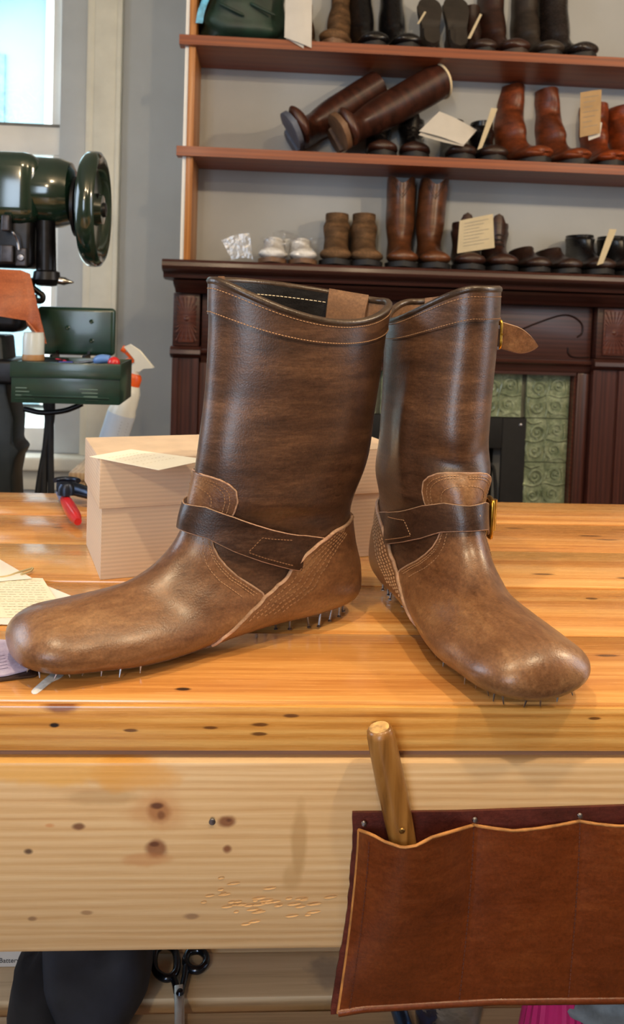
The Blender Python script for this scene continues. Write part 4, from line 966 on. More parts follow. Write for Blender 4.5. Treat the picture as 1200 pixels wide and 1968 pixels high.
# dark green bag on the top shelf
GRN = simple('dark green nylon', (24, 46, 36), .5, 0, .3, 14, .3)
c = aty(468, 30, 2.80); gb = thing('green_bag', 'dark green nylon bag slumped at the left end of the top shelf', 'bag', (c[0], 2.82, S1))
P(MB().grid(blob((c[0], 2.83, S1+.11), (.145, .12, .108), 20, 40, .13, 8, .6), wv=True), 'body', GRN, gb, smooth=60)
q = catmull([aty(383, 45, 2.715), aty(388, 20, 2.71), aty(400, -10, 2.715), aty(410, -30, 2.73)], 6)
P(MB().sheet(np.array([[a+np.array([s*.011, -.002, 0]) for s in (-1, 0, 1)] for a in q]), .002), 'blue_strap', simple('sky blue webbing', (96, 170, 205), .45, 0, .25, 60), gb, smooth=60)
for k, (xa, xb) in enumerate(((420, 470), (480, 530))):
    q = catmull([aty(xa, 5, 2.706), aty((xa+xb)/2, 18, 2.700), aty(xb, 30, 2.706)], 6); P(MB().tube(q, [.001]+[.005]*(len(q)-2)+[.001], 6), 'crease', GRN, gb, smooth=60)

# ------------------------------------------------------------------ cardboard box and papers on the bench
def ribbed(name, c):
    m, nt, p = newmat(name); v = coords(nt, (1, 1, 1))
    wv = node(nt, 'ShaderNodeTexWave', wave_type='BANDS', bands_direction='Z'); nt.links.new(v, wv.inputs['Vector']); wv.inputs['Scale'].default_value = 75; wv.inputs['Distortion'].default_value = .25; wv.inputs['Detail'].default_value = 1
    d = tuple(x*.92 for x in c); col = ramp(nt, wv.outputs['Fac'], [(.2, d), (.8, c)])
    n = noise(nt, v, 6, 4); col = mix(nt, col, tuple(x*.93 for x in c), n)
    nt.links.new(col, p.inputs['Base Color']); p.inputs['Roughness'].default_value = .62; bump(nt, p, wv.outputs['Fac'], .15, .0006)
    return m
CARD = ribbed('ribbed kraft board', (222, 196, 170)); CARDT = simple('smooth kraft board', (218, 194, 168), .6, 0, .04, 30)
c0 = np.array([-.1559, .8447, 0.0]); BA = math.radians(18)
bx = thing('shoe_box', 'ribbed kraft cardboard shoe box with lid behind the left boot', 'box', tuple(c0), (0, 0, BA))
BW, BD, BH, LH = .335, .127, .124, .050
def shell(m, x0, x1, y0, y1, z0, z1, t, open_top):
    m.bb((x0, y0, z0), (x1, y0+t, z1)).bb((x0, y1-t, z0), (x1, y1, z1)).bb((x0, y0+t, z0), (x0+t, y1-t, z1)).bb((x1-t, y0+t, z0), (x1, y1-t, z1))
    if open_top: m.bb((x0+t, y0+t, z0), (x1-t, y1-t, z0+t))
    else: m.bb((x0+t, y0+t, z1-t), (x1-t, y1-t, z1))
    return m
shell(MB(), 0, BW, 0, BD, .0004, BH-.004, .002, True).build('base', CARD, bx)
lid = shell(MB(), -.0032, BW+.0032, -.0032, BD+.0032, BH-LH, BH, .002, False).build('lid', CARD, bx, bevel=.0008)
MB().bb((-.0030, -.0030, BH), (BW+.0030, BD+.0030, BH+.0007)).build('lid_top', CARDT, bx)
zt = BH+.0009
pts = [atz(x, y, zt) for x, y in ((172, 878), (252, 864), (400, 884), (306, 904))]
G = quadsheet([pts[0], pts[1], pts[2], pts[3]], 8, 0); G[..., 2] = zt+.0004
note = thing('note_card', 'cream note card lying on the lid of the shoe box', 'paper', tuple(G.reshape(-1, 3).mean(0)-np.array([0, 0, .0003])))
P(MB().sheet(G, np.array([0, 0, -.0004])), 'card', simple('pale cream card', (246, 242, 226), .75, 0, .02), note)
m = MB()
for k, s in enumerate((.2, .3, .42, .55, .68)):
    a = pts[0]*(1-s)+pts[3]*s; b = pts[1]*(1-s)+pts[2]*s
    for q in range(9):
        f0 = .12+q*.08+.01*((k*7+q*3) % 3); f1 = f0+.04
        A, B = a*(1-f0)+b*f0, a*(1-f1)+b*f1; m.add([A+[0, 0, .0006], B+[0, 0, .0006], B+[.0006, -.0006, .0006], A+[.0006, -.0006, .0006]], [(0, 1, 2, 3)])
P(m, 'handwriting', simple('faint pencil', (196, 186, 160), .8), note)

def flat_sheet(name, label, cat, corners, z, mat, th=.0005, bows=0.0, n=10, parent=None):
    c = [atz(x, y, z) for x, y in corners]; G = quadsheet(c, n, 0)
    a = np.linspace(0, 1, n); G[..., 2] = z+th+bows*np.sin(np.pi*a)[:, None]*np.sin(np.pi*a)[None]
    loc = G.reshape(-1, 3).mean(0); loc[2] = z
    t = thing(name, label, cat, tuple(loc)); P(MB().sheet(G, np.array([0, 0, -th])), 'sheet', mat, t, smooth=60); return t, G
WSH = simple('bright white paper', (238, 234, 226), .75, 0, .02); CSH = simple('yellowish order form paper', (244, 238, 212), .75, 0, .02)
flat_sheet('paper_sheet', 'plain white sheet under the order form at the left edge', 'paper', [(-180, 1070), (20, 1098), (172, 1160), (-60, 1215)], .0004, WSH)
t, G = flat_sheet('order_form', 'cream printed order form lying left of the boot toe', 'paper', [(-200, 1105), (82, 1112), (128, 1186), (-160, 1188)], .0012, CSH)
m = MB(); rs = random.Random(9)
def gp(s, r):
    n = len(G)-1; i = min(int(r*n), n-1); j = min(int(s*n), n-1); f, g = r*n-i, s*n-j
    return (G[i, j]*(1-g)+G[i, j+1]*g)*(1-f)+(G[i+1, j]*(1-g)+G[i+1, j+1]*g)*f+np.array([0, 0, .0002])
def dash(s0, s1, r, w=.0007): 
    A, B = gp(s0, r), gp(s1, r); m.add([A, B, B+[0, -w, 0], A+[0, -w, 0]], [(0, 1, 2, 3)])
for r in np.linspace(.10, .95, 15):
    s = .60+rs.uniform(0, .02)
    while s < .96:
        e = s+rs.uniform(.012, .05); dash(s, min(e, .97), r); s = e+rs.uniform(.006, .02)
for r in (.07, .62, .76): dash(.55, .98, r, .0004)
P(m, 'printing', simple('soft grey print', (186, 178, 150), .8), t)
t, G = flat_sheet('paper_sheet', 'pale sheet with folded corner at the far left of the bench', 'paper', [(-160, 1080), (0, 1076), (62, 1112), (-120, 1128)], .0024, WSH, bows=.004)
flat_sheet('paper_sheet', 'white sheet edge showing below the order form', 'paper', [(-160, 1184), (60, 1172), (96, 1205), (-160, 1192)], .0003, WSH)
# string loop
pts = [atz(x, y, .004) for x, y in ((-30, 1112), (10, 1108), (35, 1100), (55, 1094), (63, 1092), (58, 1098), (40, 1104))]
tag(MB().tube(catmull(pts, 6), .0011, 6).build('string', simple('waxed string', (196, 180, 136), .6), None, smooth=60), 'short waxed string lying across the white papers', 'string')
# leather offcuts below the papers
LIL = leather('pale lilac leather', (186, 176, 200), (214, 206, 228), (230, 224, 240), rough=.5, coat=.1, big=20)
poly = [(-140, 1238), (10, 1234), (40, 1262), (62, 1284), (30, 1296), (-10, 1303), (-140, 1312)]
def offcut(name, label, poly, z, th, mat, edge=None):
    p = np.array([atz(x, y, z)[:2] for x, y in poly]); p = catmull(np.c_[p, p[:, :1]*0], 4, closed=True)[:, :2]
    loc = (p[:, 0].mean(), p[:, 1].mean(), z); t = thing(name, label, 'leather', loc)
    P(MB().prism(p, z, z+th, axis=2), 'panel', mat, t, bevel=.0008)
    return t, p
offcut('leather_offcut', 'dark brown leather offcut lying under the lilac piece', [(-140, 1262), (20, 1270), (66, 1290), (72, 1299), (40, 1306), (-140, 1320)], .0003, .0022, L_STRAP)
t, p_ = offcut('leather_offcut', 'pale lilac leather offcut with faint stamped marks at the left edge', poly, .0027, .0024, LIL)
m = MB()
for k in range(5):
    A = atz(-8+k*1.5, 1262+k*6, .0052); m.add([A+[0, 0, .0001], A+[.006, .003, .0001], A+[.006, .0022, .0001], A+[0, -.0008, .0001]], [(0, 1, 2, 3)])
P(m, 'stamp_lines', simple('violet stamp ink', (120, 108, 138), .7), t)
# glue smear on the bench in front of the left toe
pts = [(60, 1330), (75, 1315), (98, 1296), (112, 1291), (126, 1293), (118, 1303), (100, 1312), (80, 1328), (68, 1335)]
p = np.array([atz(x, y, 0)[:2] for x, y in pts]); p = catmull(np.c_[p, p[:, :1]*0], 3, closed=True)[:, :2]
tag(MB().prism(p, .0001, .0007, axis=2).build('glue_smear', simple('dried clear glue', (238, 244, 248), .15, 0, .1, 200, .6, coat=.6), None, bevel=.0002), 'shiny dried glue smear in front of the left boot toe', 'glue')

# red handled nippers
pl = thing('nippers', 'black steel nippers with red plastic handles beside the box', 'pliers', tuple(atz(135, 960)))
Z = np.array([0, 0, .0]); TOOL = simple('blued tool steel', (44, 50, 64), .35, .8, .2, 60); RED = simple('red handle plastic', (190, 30, 34), .3, 0, .1, 40, coat=.4); BLUE = simple('grey blue grip', (110, 124, 160), .35, 0, .15, 40)
a = [atz(118, 946, .012), atz(128, 965, .012), atz(150, 1003, .010)]
q = catmull(a, 6); P(MB().tube(q[:6], [.0075]*6, 10), 'grip_sleeve', BLUE, pl, smooth=60)
P(MB().tube(q[4:], [.0068, .0072, .0076, .0080, .0082, .0082, .0080, .0072, .0045][-(len(q)-4):], 12), 'handle', RED, pl, smooth=60)
b = [atz(112, 940, .016), atz(135, 938, .018), atz(170, 948, .016), atz(210, 962, .014)]; q = catmull(b, 5)
P(MB().tube(q, [.012, .013, .0135, .013, .012, .011, .010, .009, .009, .0085, .008, .008, .008, .008, .008, .008], 10), 'jaw', TOOL, pl, smooth=60)
P(MB().lathe([(0, .006), (.008, .005), (.011, 0), (.011, -.01)], 16, fr(atz(127, 936, .031), (1, 0, 0), (0, 1, 0), (0, 0, 1))), 'pivot', TOOL, pl, smooth=40)
c = atz(127, 930, .035); P(MB().tube([c+np.array([.016*math.cos(x), .012*math.sin(x), .004]) for x in np.linspace(.2, 2.9, 10)], .0035, 8), 'cutting_edge', TOOL, pl, smooth=60)

# ------------------------------------------------------------------ spray bottle on a side table behind the bench
TZ = -.156
st = thing('side_table', 'small wooden side table behind the shoe box', 'table', (-.37, 2.2, FZ))
P(MB().bb((-.47, 2.09, TZ-.02), (-.27, 2.32, TZ)), 'table_top', LEGW, st, bevel=.003)
for x in (-.46, -.31):
    for y in (2.10, 2.28): P(MB().bb((x, y, FZ), (x+.03, y+.03, TZ-.0205)), 'leg', LEGW, st)
pb, pt = aty(207, 880, 2.2), aty(252, 738, 2.2); ax = unit(pt-pb); xx = unit(np.cross((0, 1, 0), ax)); yy = np.cross(ax, xx)
sb = thing('spray_bottle', 'white plastic spray bottle with orange trigger leaning right behind the box', 'spray bottle', tuple(pb))
F_ = fr(pb, xx, yy, ax); BWH = simple('translucent white plastic', (222, 222, 214), .35, 0, .02); ORP = simple('orange plastic', (236, 96, 34), .35, 0, .05); LBL = simple('blue grey label', (196, 204, 216), .5, 0, .02)
L_ = np.linalg.norm(pt-pb)
P(MB().lathe([(0, 0), (.030, 0), (.036, .006), (.037, L_*.55), (.037, L_*.62), (.0335, L_*.68), (.034, L_*.74), (.031, L_*.9), (.024, L_*.985), (.018, L_)], 28, F_), 'bottle', BWH, sb, smooth=45)
lab = P(MB().grid(np.array([[F_[:3, 3]+ax*z+xx*.0374*math.cos(a)+yy*.0374*math.sin(a) for a in np.linspace(-3.3, -.2, 22)] for z in (L_*.05, L_*.25, L_*.6)])), 'label', LBL, sb, smooth=60)
def lbl(z, a): return F_[:3, 3]+ax*z+xx*.0378*math.cos(a)+yy*.0378*math.sin(a)
m = MB()
for r0, r1, a0, a1, n in ((.20, .27, -1.35, -.85, 4), (.09, .17, -1.35, -.85, 4)):
    for k in range(n):
        b0 = a0+(a1-a0)*k/n; b1 = b0+(a1-a0)/n*.7; m.add([lbl(L_*r0, b0), lbl(L_*r0, b1), lbl(L_*r1, b1), lbl(L_*r1, b0)], [(0, 1, 2, 3)])
P(m, 'barcode', simple('black label print', (40, 40, 48), .6), lab)
m = MB()
for k in range(6): m.add([lbl(L_*(.32+.04*k), -1.3), lbl(L_*(.32+.04*k), -.75), lbl(L_*(.33+.04*k), -.75), lbl(L_*(.33+.04*k), -1.3)], [(0, 1, 2, 3)])
P(m, 'fine_print', simple('grey label print', (140, 148, 166), .6), lab)
P(MB().lathe([(.022, L_*.985), (.0235, L_*.99), (.0235, L_+.018), (.019, L_+.027), (.014, L_+.029)], 24, F_), 'collar', ORP, sb, smooth=40)
P(MB().lathe([(.0125, L_+.028), (.0125, L_+.052), (.0105, L_+.054)], 16, F_), 'neck', BWH, sb, smooth=40)
hd = pt+ax*.052
def sp3(px, py, w): return aty(px, py, 2.2)
side = np.array([0, 1.0, 0])
poly = [(243, 667), (250, 664), (268, 676), (281, 692), (292, 705), (276, 706), (268, 712), (255, 708), (262, 698), (262, 690), (254, 680)]
m = MB(); Q = np.array([aty(x, y, 2.2) for x, y in poly]); n = len(Q)
m.add(np.vstack([Q-side*.012, Q+side*.012]), [tuple(range(n)), tuple(range(n, 2*n))[::-1]]+[(i, (i+1) % n, n+(i+1) % n, n+i) for i in range(n)])
P(m, 'spray_head', BWH, sb, bevel=.003)
P(MB().tube(catmull([aty(262, 690, 2.2), aty(248, 692, 2.2), aty(236, 697, 2.2), aty(232, 702, 2.2)], 5), .006, 8), 'trigger', ORP, sb, smooth=60)
P(MB().tube([aty(243, 674, 2.2), aty(235, 669, 2.2)], .009, 12), 'nozzle', ORP, sb, smooth=40)
P(MB().tube([aty(244, 676, 2.2), aty(252, 684, 2.2), aty(258, 696, 2.2)], .0075, 10), 'barrel', ORP, sb, smooth=40)

# ------------------------------------------------------------------ green patching sewing machine
GP = simple('glossy dark green enamel', (22, 42, 33), .16, 0, .12, 12, coat=.9); GT = simple('worn green tin', (24, 52, 43), .32, .0, .15, 30, .05, coat=.4); BKM = simple('black machine iron', (22, 22, 26), .38, .5, .3, 60)
YM = 1.75
def A_(px, py, y=YM): return aty(px, py, y)
mc = thing('sewing_machine', 'dark green enamelled patching sewing machine with big handwheel before the window', 'machine', (-.55, YM, FZ))
def rbox(pxa, pya, pxb, pyb, y0, y1, name, mat, bev, par=mc, seg=4):
    a, b = A_(pxa, pya, y0), A_(pxb, pyb, y0); return P(MB().bb((a[0], y0, b[2]), (b[0], y1, a[2])), name, mat, par, bevel=bev, seg=seg)
arm = rbox(-90, 281, 70, 433, YM-.05, YM+.10, 'arm', GP, .035)
c, d = A_(62, 366), A_(140, 366); R0 = (A_(62, 297)[2]-A_(62, 437)[2])/2
P(MB().lathe([(R0*.99, 0), (R0, .01), (R0*.985, .035), (R0*.97, (d[0]-c[0])*.62), (R0*.86, (d[0]-c[0])*.9), (R0*.62, (d[0]-c[0])*1.0)], 32, fr(np.array([c[0], YM+.03, c[2]]), (0, 1, 0), (0, 0, 1), (1, 0, 0))), 'arm_end', GP, mc, smooth=40)
P(MB().lathe([(.062, 0), (.062, .006), (.045, .008), (.045, .014), (.06, .016), (.06, .022), (.03, .024), (.03, .05)], 28, fr(np.array([d[0], YM+.03, A_(150, 395)[2]]), (0, 1, 0), (0, 0, 1), (1, 0, 0))), 'pulley', BKM, mc, smooth=35)
# handwheel, turned a little towards the camera
hc = A_(178, 400); tilt = rot('Z', 1); hx = tilt @ np.array([1.0, 0, 0]); RW = (A_(178, 287)[2]-A_(178, 513)[2])/2
Fw = fr(np.array([hc[0], YM+.03, hc[2]]), tilt @ np.array([0, 1.0, 0]), (0, 0, 1), hx)
wh = P(MB().lathe([(.0, -.012), (.030, -.012), (.034, -.004), (RW-.04, -.006), (RW-.024, -.018), (RW-.010, -.021), (RW-.001, -.012), (RW, .0), (RW-.002, .010), (RW-.011, .016), (RW-.022, .012), (RW-.032, .000), (.034, .002), (.030, .016), (0, .018)], 56, Fw), 'handwheel', GP, mc, smooth=50)
P(MB().lathe([(0, .024), (.014, .022), (.016, .017)], 16, Fw), 'wheel_hub', BKM, wh, smooth=40)
# needle bar and head parts
P(MB().cyl(A_(88, 425), A_(88, 522), .019, n=16), 'needle_bar_housing', BKM, mc, smooth=40)
P(MB().cyl(A_(99, 425), A_(101, 525), .008, n=12), 'presser_bar', BKM, mc, smooth=40)
P(MB().lathe([(.014, 0), (.026, -.006), (.028, -.022), (.020, -.034), (.010, -.036)], 18, fr(A_(90, 517), (1, 0, 0), (0, 1, 0), (0, 0, 1))), 'bar_clamp', BKM, mc, smooth=40)
rbox(-40, 410, 60, 516, YM-.03, YM+.05, 'head_block', BKM, .012)
for (xa, ya, xb, yb, dy, nm) in ((30, 476, 50, 512, -.04, 'lever_block'), (2, 412, 17, 444, -.06, 'tension_plate'), (0, 470, 24, 505, -.045, 'slide_block')):
    rbox(xa, ya, xb, yb, YM+dy, YM+dy+.02, nm, simple('dull machine steel', (70, 68, 72), .4, .7, .2, 60), .003)
P(MB().lathe([(0, .004), (.006, .003), (.008, 0)], 12, fr(A_(40, 495, YM-.042), (1, 0, 0), (0, 0, 1), (0, -1, 0))), 'screw', STEEL, mc, smooth=40)
P(MB().tube(catmull([A_(72, 534), A_(95, 536), A_(120, 540), A_(142, 543)], 5), [.008]*4+[.0085]*8+[.006, .004, .003, .001], 8), 'presser_foot', simple('bright steel', (190, 190, 190), .22, 1, .1, 60), mc, smooth=60)
P(MB().tube(catmull([A_(66, 535), A_(62, 550), A_(72, 560), A_(82, 568), A_(80, 578), A_(68, 576), A_(66, 566)], 5), .0062, 8), 'thread_hook', BKM, mc, smooth=60)
P(MB().tube(catmull([A_(22, 444, YM-.05), A_(26, 448, YM-.06), A_(33, 462, YM-.05), A_(36, 480, YM-.05)], 4), .002, 6), 'thread_guide', STEEL, mc, smooth=60)
# lower arm, column and stand
rbox(-90, 520, 40, 640, YM-.035, YM+.045, 'lower_arm', BKM, .02)
col_p = [(-.70, .20), (A_(22, 0)[0], .20), (A_(34, 0)[0], .08), (A_(48, 0)[0], .03), (A_(46, 0)[0], -.02), (A_(60, 0)[0], -.035), (A_(50, 0)[0], -.055), (A_(44, 0)[0], -.09), (A_(50, 0)[0], -.2), (A_(40, 0)[0], -.5), (A_(70, 0)[0], FZ), (-.70, FZ)]
P(MB().prism(col_p, YM-.03, YM+.06, axis=1), 'column', simple('dark green grey iron', (26, 32, 34), .45, .2, .2, 20), mc, bevel=.006)
rbox(-60, 690, 26, 740, YM-.06, YM+.07, 'stand_bracket', BKM, .008)
for xs in ((100, 98, 84, 72), (88, 92, 86, 84), (94, 97, 97, 98)):
    q = catmull([A_(xs[0], 770), A_(xs[1], 810), A_(xs[2], 880), A_(xs[3], 960), A_(xs[3]-4, 1080)], 6); P(MB().tube(q, .007, 8), 'belt', simple('black rubber belt', (18, 18, 20), .6), mc, smooth=60)
P(MB().tube(catmull([A_(46, 786, 1.68), A_(80, 793, 1.68), A_(120, 790, 1.68), A_(145, 782, 1.68), A_(158, 776, 1.68)], 6), .0055, 8), 'tray_bracket', BKM, mc, smooth=60)
# tool tray (green tin) with its raised lid
ty0, ty1 = 1.60, 1.74
tr = thing('tool_tray', 'worn green tin tray with raised lid mounted on the sewing machine', 'tray', (-.38, 1.67, A_(22, 780, ty0)[2]))
a, b = A_(22, 694, ty0), A_(230, 779, ty0); zt, zb = a[2], b[2]
m = MB(); t_ = .003
m.bb((a[0], ty0, zb), (b[0], ty0+t_, zt)).bb((a[0], ty1-t_, zb), (b[0], ty1, zt)).bb((a[0], ty0+t_, zb), (a[0]+t_, ty1-t_, zt)).bb((b[0]-t_, ty0+t_, zb), (b[0], ty1-t_, zt)).bb((a[0]+t_, ty0+t_, zb), (b[0]-t_, ty1-t_, zb+t_))
P(m, 'tray', GT, tr, bevel=.0014)
rib_pale = simple('pale grey green rib', (96, 118, 112), .4, .2)  # paler grey green for the upper pressed ribs
P(MB().bb((a[0]-.002, ty0-.003, zt-.030), (b[0]+.002, ty0, zt-.001)), 'upper_band', GT, tr, bevel=.0014)
P(MB().tube([(a[0]+.02, ty0-.001, zb+.014), (b[0]-.02, ty0-.001, zb+.012)], .0016, 6), 'bead', GT, tr, smooth=60)
for xa, xb, n in ((46, 72, 4), (172, 204, 4)):
    for k in range(n):
        z = A_(60, 746+k*7, ty0)[2]; P(MB().tube([A_(xa+(k*4 if xa > 100 else 0)-4, 0, ty0)[:2].tolist()+[z], A_(xb+(0 if xa > 100 else k*5-8), 0, ty0)[:2].tolist()+[z]], .0012, 5), 'pressed_rib', rib_pale if k < 3 else GT, tr, smooth=60)
la, lb = A_(72, 588, 1.80), A_(220, 685, 1.80)
ld = P(MB().bb((la[0], 1.795, lb[2]), (lb[0], 1.815, la[2])), 'lid', GT, tr, bevel=.009, seg=4)
m = MB()
for px, py in ((176, 618), (176, 655), (130, 630)): m.lathe([(.0, .001), (.003, .002), (.005, 0)], 10, fr(A_(px, py, 1.7945), (1, 0, 0), (0, 0, 1), (0, -1, 0)))
P(m, 'lid_boss', GT, ld, smooth=50)
for xa in (118, 180): P(MB().bb((A_(xa, 0, 1.78)[0], 1.738, zt-.006), (A_(xa+5, 0, 1.78)[0], 1.80, zt+.004)).bb((A_(xa, 0, 1.78)[0], 1.79, zt), (A_(xa+5, 0, 1.78)[0], 1.80, lb[2]+.01)), 'hinge_arm', BKM, tr)
# things lying in the tray
jz = zt-.001; P_j = A_(64, 695, 1.66)
P(MB().bb((a[0]+.004, 1.615, zb+.004), (a[0]+.075, 1.735, zt-.0015)), 'inner_tray', BKM, tr)
jar = thing('glass_jar', 'small white jar with tan contents standing in the green tray', 'jar', (P_j[0], 1.66, zt-.0012))
P(MB().lathe([(0, 0), (.0195, 0), (.0205, .003), (.0205, .044), (.019, .050), (.019, .054)], 22, fr((P_j[0], 1.66, zt-.0012), (1, 0, 0), (0, 1, 0), (0, 0, 1))), 'body', simple('milky jar', (196, 204, 204), .25, 0, .03), jar, smooth=40)
P(MB().lathe([(.0208, .0), (.0210, .001), (.0210, .010), (.0206, .011)], 22, fr((P_j[0], 1.66, zt-.0012), (1, 0, 0), (0, 1, 0), (0, 0, 1))), 'tan_band', simple('tan residue', (150, 112, 70), .5), jar, smooth=40)
sd_ = thing('screwdriver', 'screwdriver with red ball end and blue handle sticking out of the tray', 'screwdriver', tuple(A_(190, 694, 1.66)))
P(MB().tube(catmull([A_(182, 694, 1.66), A_(196, 690, 1.655), A_(212, 690, 1.65)], 5), [.006, .008, .009, .0095, .0095, .0095, .009, .009, .0085, .008, .007], 10), 'handle', simple('sky blue handle', (96, 132, 190), .35), sd_, smooth=60)
P(MB().lathe([(0, .012), (.006, .0105), (.0105, .006), (.012, 0), (.0105, -.006), (.006, -.0105), (0, -.012)], 16, fr(A_(219, 697, 1.635), (0, 1, 0), (0, 0, 1), (1, 0, 0)),), 'ball_end', RED, sd_, smooth=60)
P(MB().tube([A_(140, 699, 1.67), A_(182, 694, 1.66)], .003, 8), 'blade', STEEL, sd_, smooth=60)
tag(MB().tube([A_(84, 698, 1.655), A_(140, 698, 1.655)], .004, 8).build('pencil', simple('blue paint', (50, 60, 140), .4), None, smooth=60), 'blue pencil lying in the green tray', 'pencil')
tag(MB().tube([A_(108, 692, 1.70), A_(126, 696, 1.69)], .004, 8).build('crayon', simple('pink red crayon', (190, 50, 80), .5), None, smooth=60), 'pink crayon lying in the green tray', 'crayon')
# orange leather piece hanging over the lower arm
OLE = leather('orange veg tan leather', (150, 72, 30), (182, 94, 46), (204, 116, 64), rough=.5, coat=.05, big=12)
tops = [(-60, 517), (0, 517), (40, 519), (58, 526)]; bots = [(-60, 606), (0, 608), (50, 616), (88, 660)]
G = []
for s in np.linspace(0, 1, 10):
    row = []
    for k in np.linspace(0, 3, 19):
        i = min(int(k), 2); f = k-i; A = np.array(tops[i])*(1-f)+np.array(tops[i+1])*f; B = np.array(bots[i])*(1-f)+np.array(bots[i+1])*f; q = A*(1-s)+B*s
        row.append(A_(q[0], q[1], YM-.045-.035*math.sin(s*1.6)-.01*math.sin(k*2)*s))
    G.append(row)
ol = thing('leather_piece', 'orange leather piece draped over the arm of the sewing machine', 'leather', tuple(A_(20, 610, YM-.07)))
P(MB().sheet(np.array(G), .0025), 'panel', OLE, ol, smooth=60)
G = np.array([[A_(x, y, yy_) for x, y, yy_ in row] for row in (((50, 617, YM-.078), (70, 640, YM-.078), (88, 661, YM-.078)), ((52, 625, YM-.05), (70, 650, YM-.05), (86, 660, YM-.055)))])
P(MB().sheet(G, .0025), 'turned_edge', OLE, ol, smooth=60)

# ------------------------------------------------------------------ leather tool roll on the bench front
RB = leather('dark red brown leather', (70, 26, 20), (98, 40, 32), (122, 58, 46), rough=.5, coat=.05, big=10)
TB = leather('russet pocket leather', (96, 42, 14), (122, 58, 22), (146, 78, 34), rough=.36, coat=.12, big=6, bmp=.2)
YR = .5795
rl = thing('tool_roll', 'russet leather tool roll with stitched pockets nailed to the bench front', 'tool roll', tuple(aty(900, 1940, YR-.006)))
rs = random.Random(2)
def curve_x(tab, ys): return np.interp(ys, [p[1] for p in tab], [p[0] for p in tab])
ys = np.linspace(1560, 1948, 34); lx = curve_x([(677, 1560), (679, 1600), (672, 1700), (664, 1780), (648, 1860), (636, 1948)], ys)
G = []
for k, y in enumerate(ys):
    row = []
    for s in np.linspace(0, 1, 24):
        top = np.interp(s, [0, .3, .6, 1], [1562, 1560, 1553, 1544]); bot = np.interp(s, [0, .15, .5, 1], [1950, 1940, 1930, 1926])
        f = (y-1560)/388; x = lx[k]+rs.uniform(-1, 1)*(s == 0)*1.2+(1345-lx[k])*s
        row.append(aty(x, top+(bot-top)*f, YR-.0024-.004*float(sstep(1790, 1840, y))*0))
    G.append(row)
P(MB().sheet(np.array(G), .0022), 'back_panel', RB, rl, smooth=60)
# pocket front: scalloped upper edge, bulging between the stitched dividers
topx = [(690, 1597), (715, 1606), (740, 1620), (775, 1632), (800, 1628), (830, 1612), (870, 1600), (911, 1588), (950, 1594), (988, 1599), (1030, 1595), (1075, 1588), (1115, 1580), (1150, 1586), (1190, 1590), (1240, 1588), (1300, 1574), (1345, 1570)]
bl = lambda x: np.interp(x, [640, 700, 800, 950, 1345], [1950, 1940, 1934, 1926, 1922])
divs_t = [690, 911, 1115, 1312]; divs_b = [650, 882, 1092, 1312]
G = []; SN = np.linspace(0, 1, 67)
for f in np.linspace(0, 1, 30):
    row = []
    for s in SN:
        xt = np.interp(s, [0, 1/3, 2/3, 1], divs_t); xb = np.interp(s, [0, 1/3, 2/3, 1], divs_b)
        yt = np.interp(xt, [p[0] for p in topx], [p[1] for p in topx]); yb = bl(xb)
        wob = 5*math.sin(f*3)*(1-f)
        x = xt+(xb-xt)*(f**1.4); y = yt+(yb-yt)*f
        pk = abs(math.sin(s*3*math.pi)); deep = .0245 if s < .334 else .0045
        bulge = .0012+deep*pk**.8*(1-f)**(1.1 if s < .334 else .8)*(1 if f < .97 else .5)+.0012*pk*math.sin(f*math.pi)
        row.append(aty(x, y, YR-.0026-bulge))
    G.append(row)
G = np.array(G)
P(MB().sheet(G, .0020), 'pocket_panel', TB, rl, smooth=60)
ed = MB(); ed.tube(G[0]+np.array([0, .0008, .0003]), .0011, 6); ed.tube(G[:, 0]+np.array([0, .0008, 0]), .0012, 6)
P(ed, 'cut_edge', simple('pale cut edge', (176, 122, 66), .7, 0, .15, 80), rl, smooth=60)
P(MB().tube(G[-1]+np.array([0, .0005, .0005]), .0028, 8), 'bottom_fold', TB, rl, smooth=60)
stt = MB()
for s in (22, 44): stitch_row(stt, G[:, s]+np.array([0, -.0004, 0]), .0032, .0022, .0005)
stitch_row(stt, G[1:, 2]+np.array([0, -.0004, 0]), .0032, .0022, .0005)
o = P(stt, 'stitching', simple('dark rust thread', (84, 40, 22), .7), rl); o['kind'] = 'stuff'
for px, py in ((700, 1583), (913, 1576), (1115, 1568)):
    P(MB().lathe([(0, .0018), (.0016, .0014), (.0022, 0)], 10, fr(aty(px, py, YR-.0046), (1, 0, 0), (0, 0, 1), (0, -1, 0))), 'nail_head', STEEL, rl, smooth=40)
# wooden tool handle in the first pocket
HW = wood('worn handle wood', (96, 62, 24), (138, 94, 42), (160, 116, 60), rough=.36, coat=.2, along='Z', grain=1.2)
yh = .5665; a, b = aty(729, 1398, yh), aty(790, 1690, yh+.004); ax = unit(b-a); L_ = np.linalg.norm(b-a)
xx = unit(np.cross(ax, (0, 1, 0))); yy = np.cross(ax, xx)
ha = thing('wooden_awl', 'worn wooden tool handle standing in the first pocket of the tool roll', 'tool', tuple(b))
prof = [(0, -.0006), (.0070, -.0002), (.0090, .0015), (.0098, .005), (.0102, L_*.15), (.0105, L_*.4), (.0100, L_*.62), (.0092, L_*.8), (.0086, L_)]
Fh = fr(a, xx, yy, ax); P(MB().lathe(prof, 28, Fh), 'handle', HW, ha, smooth=45)
P(MB().lathe([(0, -.0012), (.004, -.0011), (.0072, -.0004), (.0074, .0004)], 16, Fh), 'worn_end', simple('bare end grain', (188, 150, 96), .7, 0, .3, 150), ha, smooth=40)
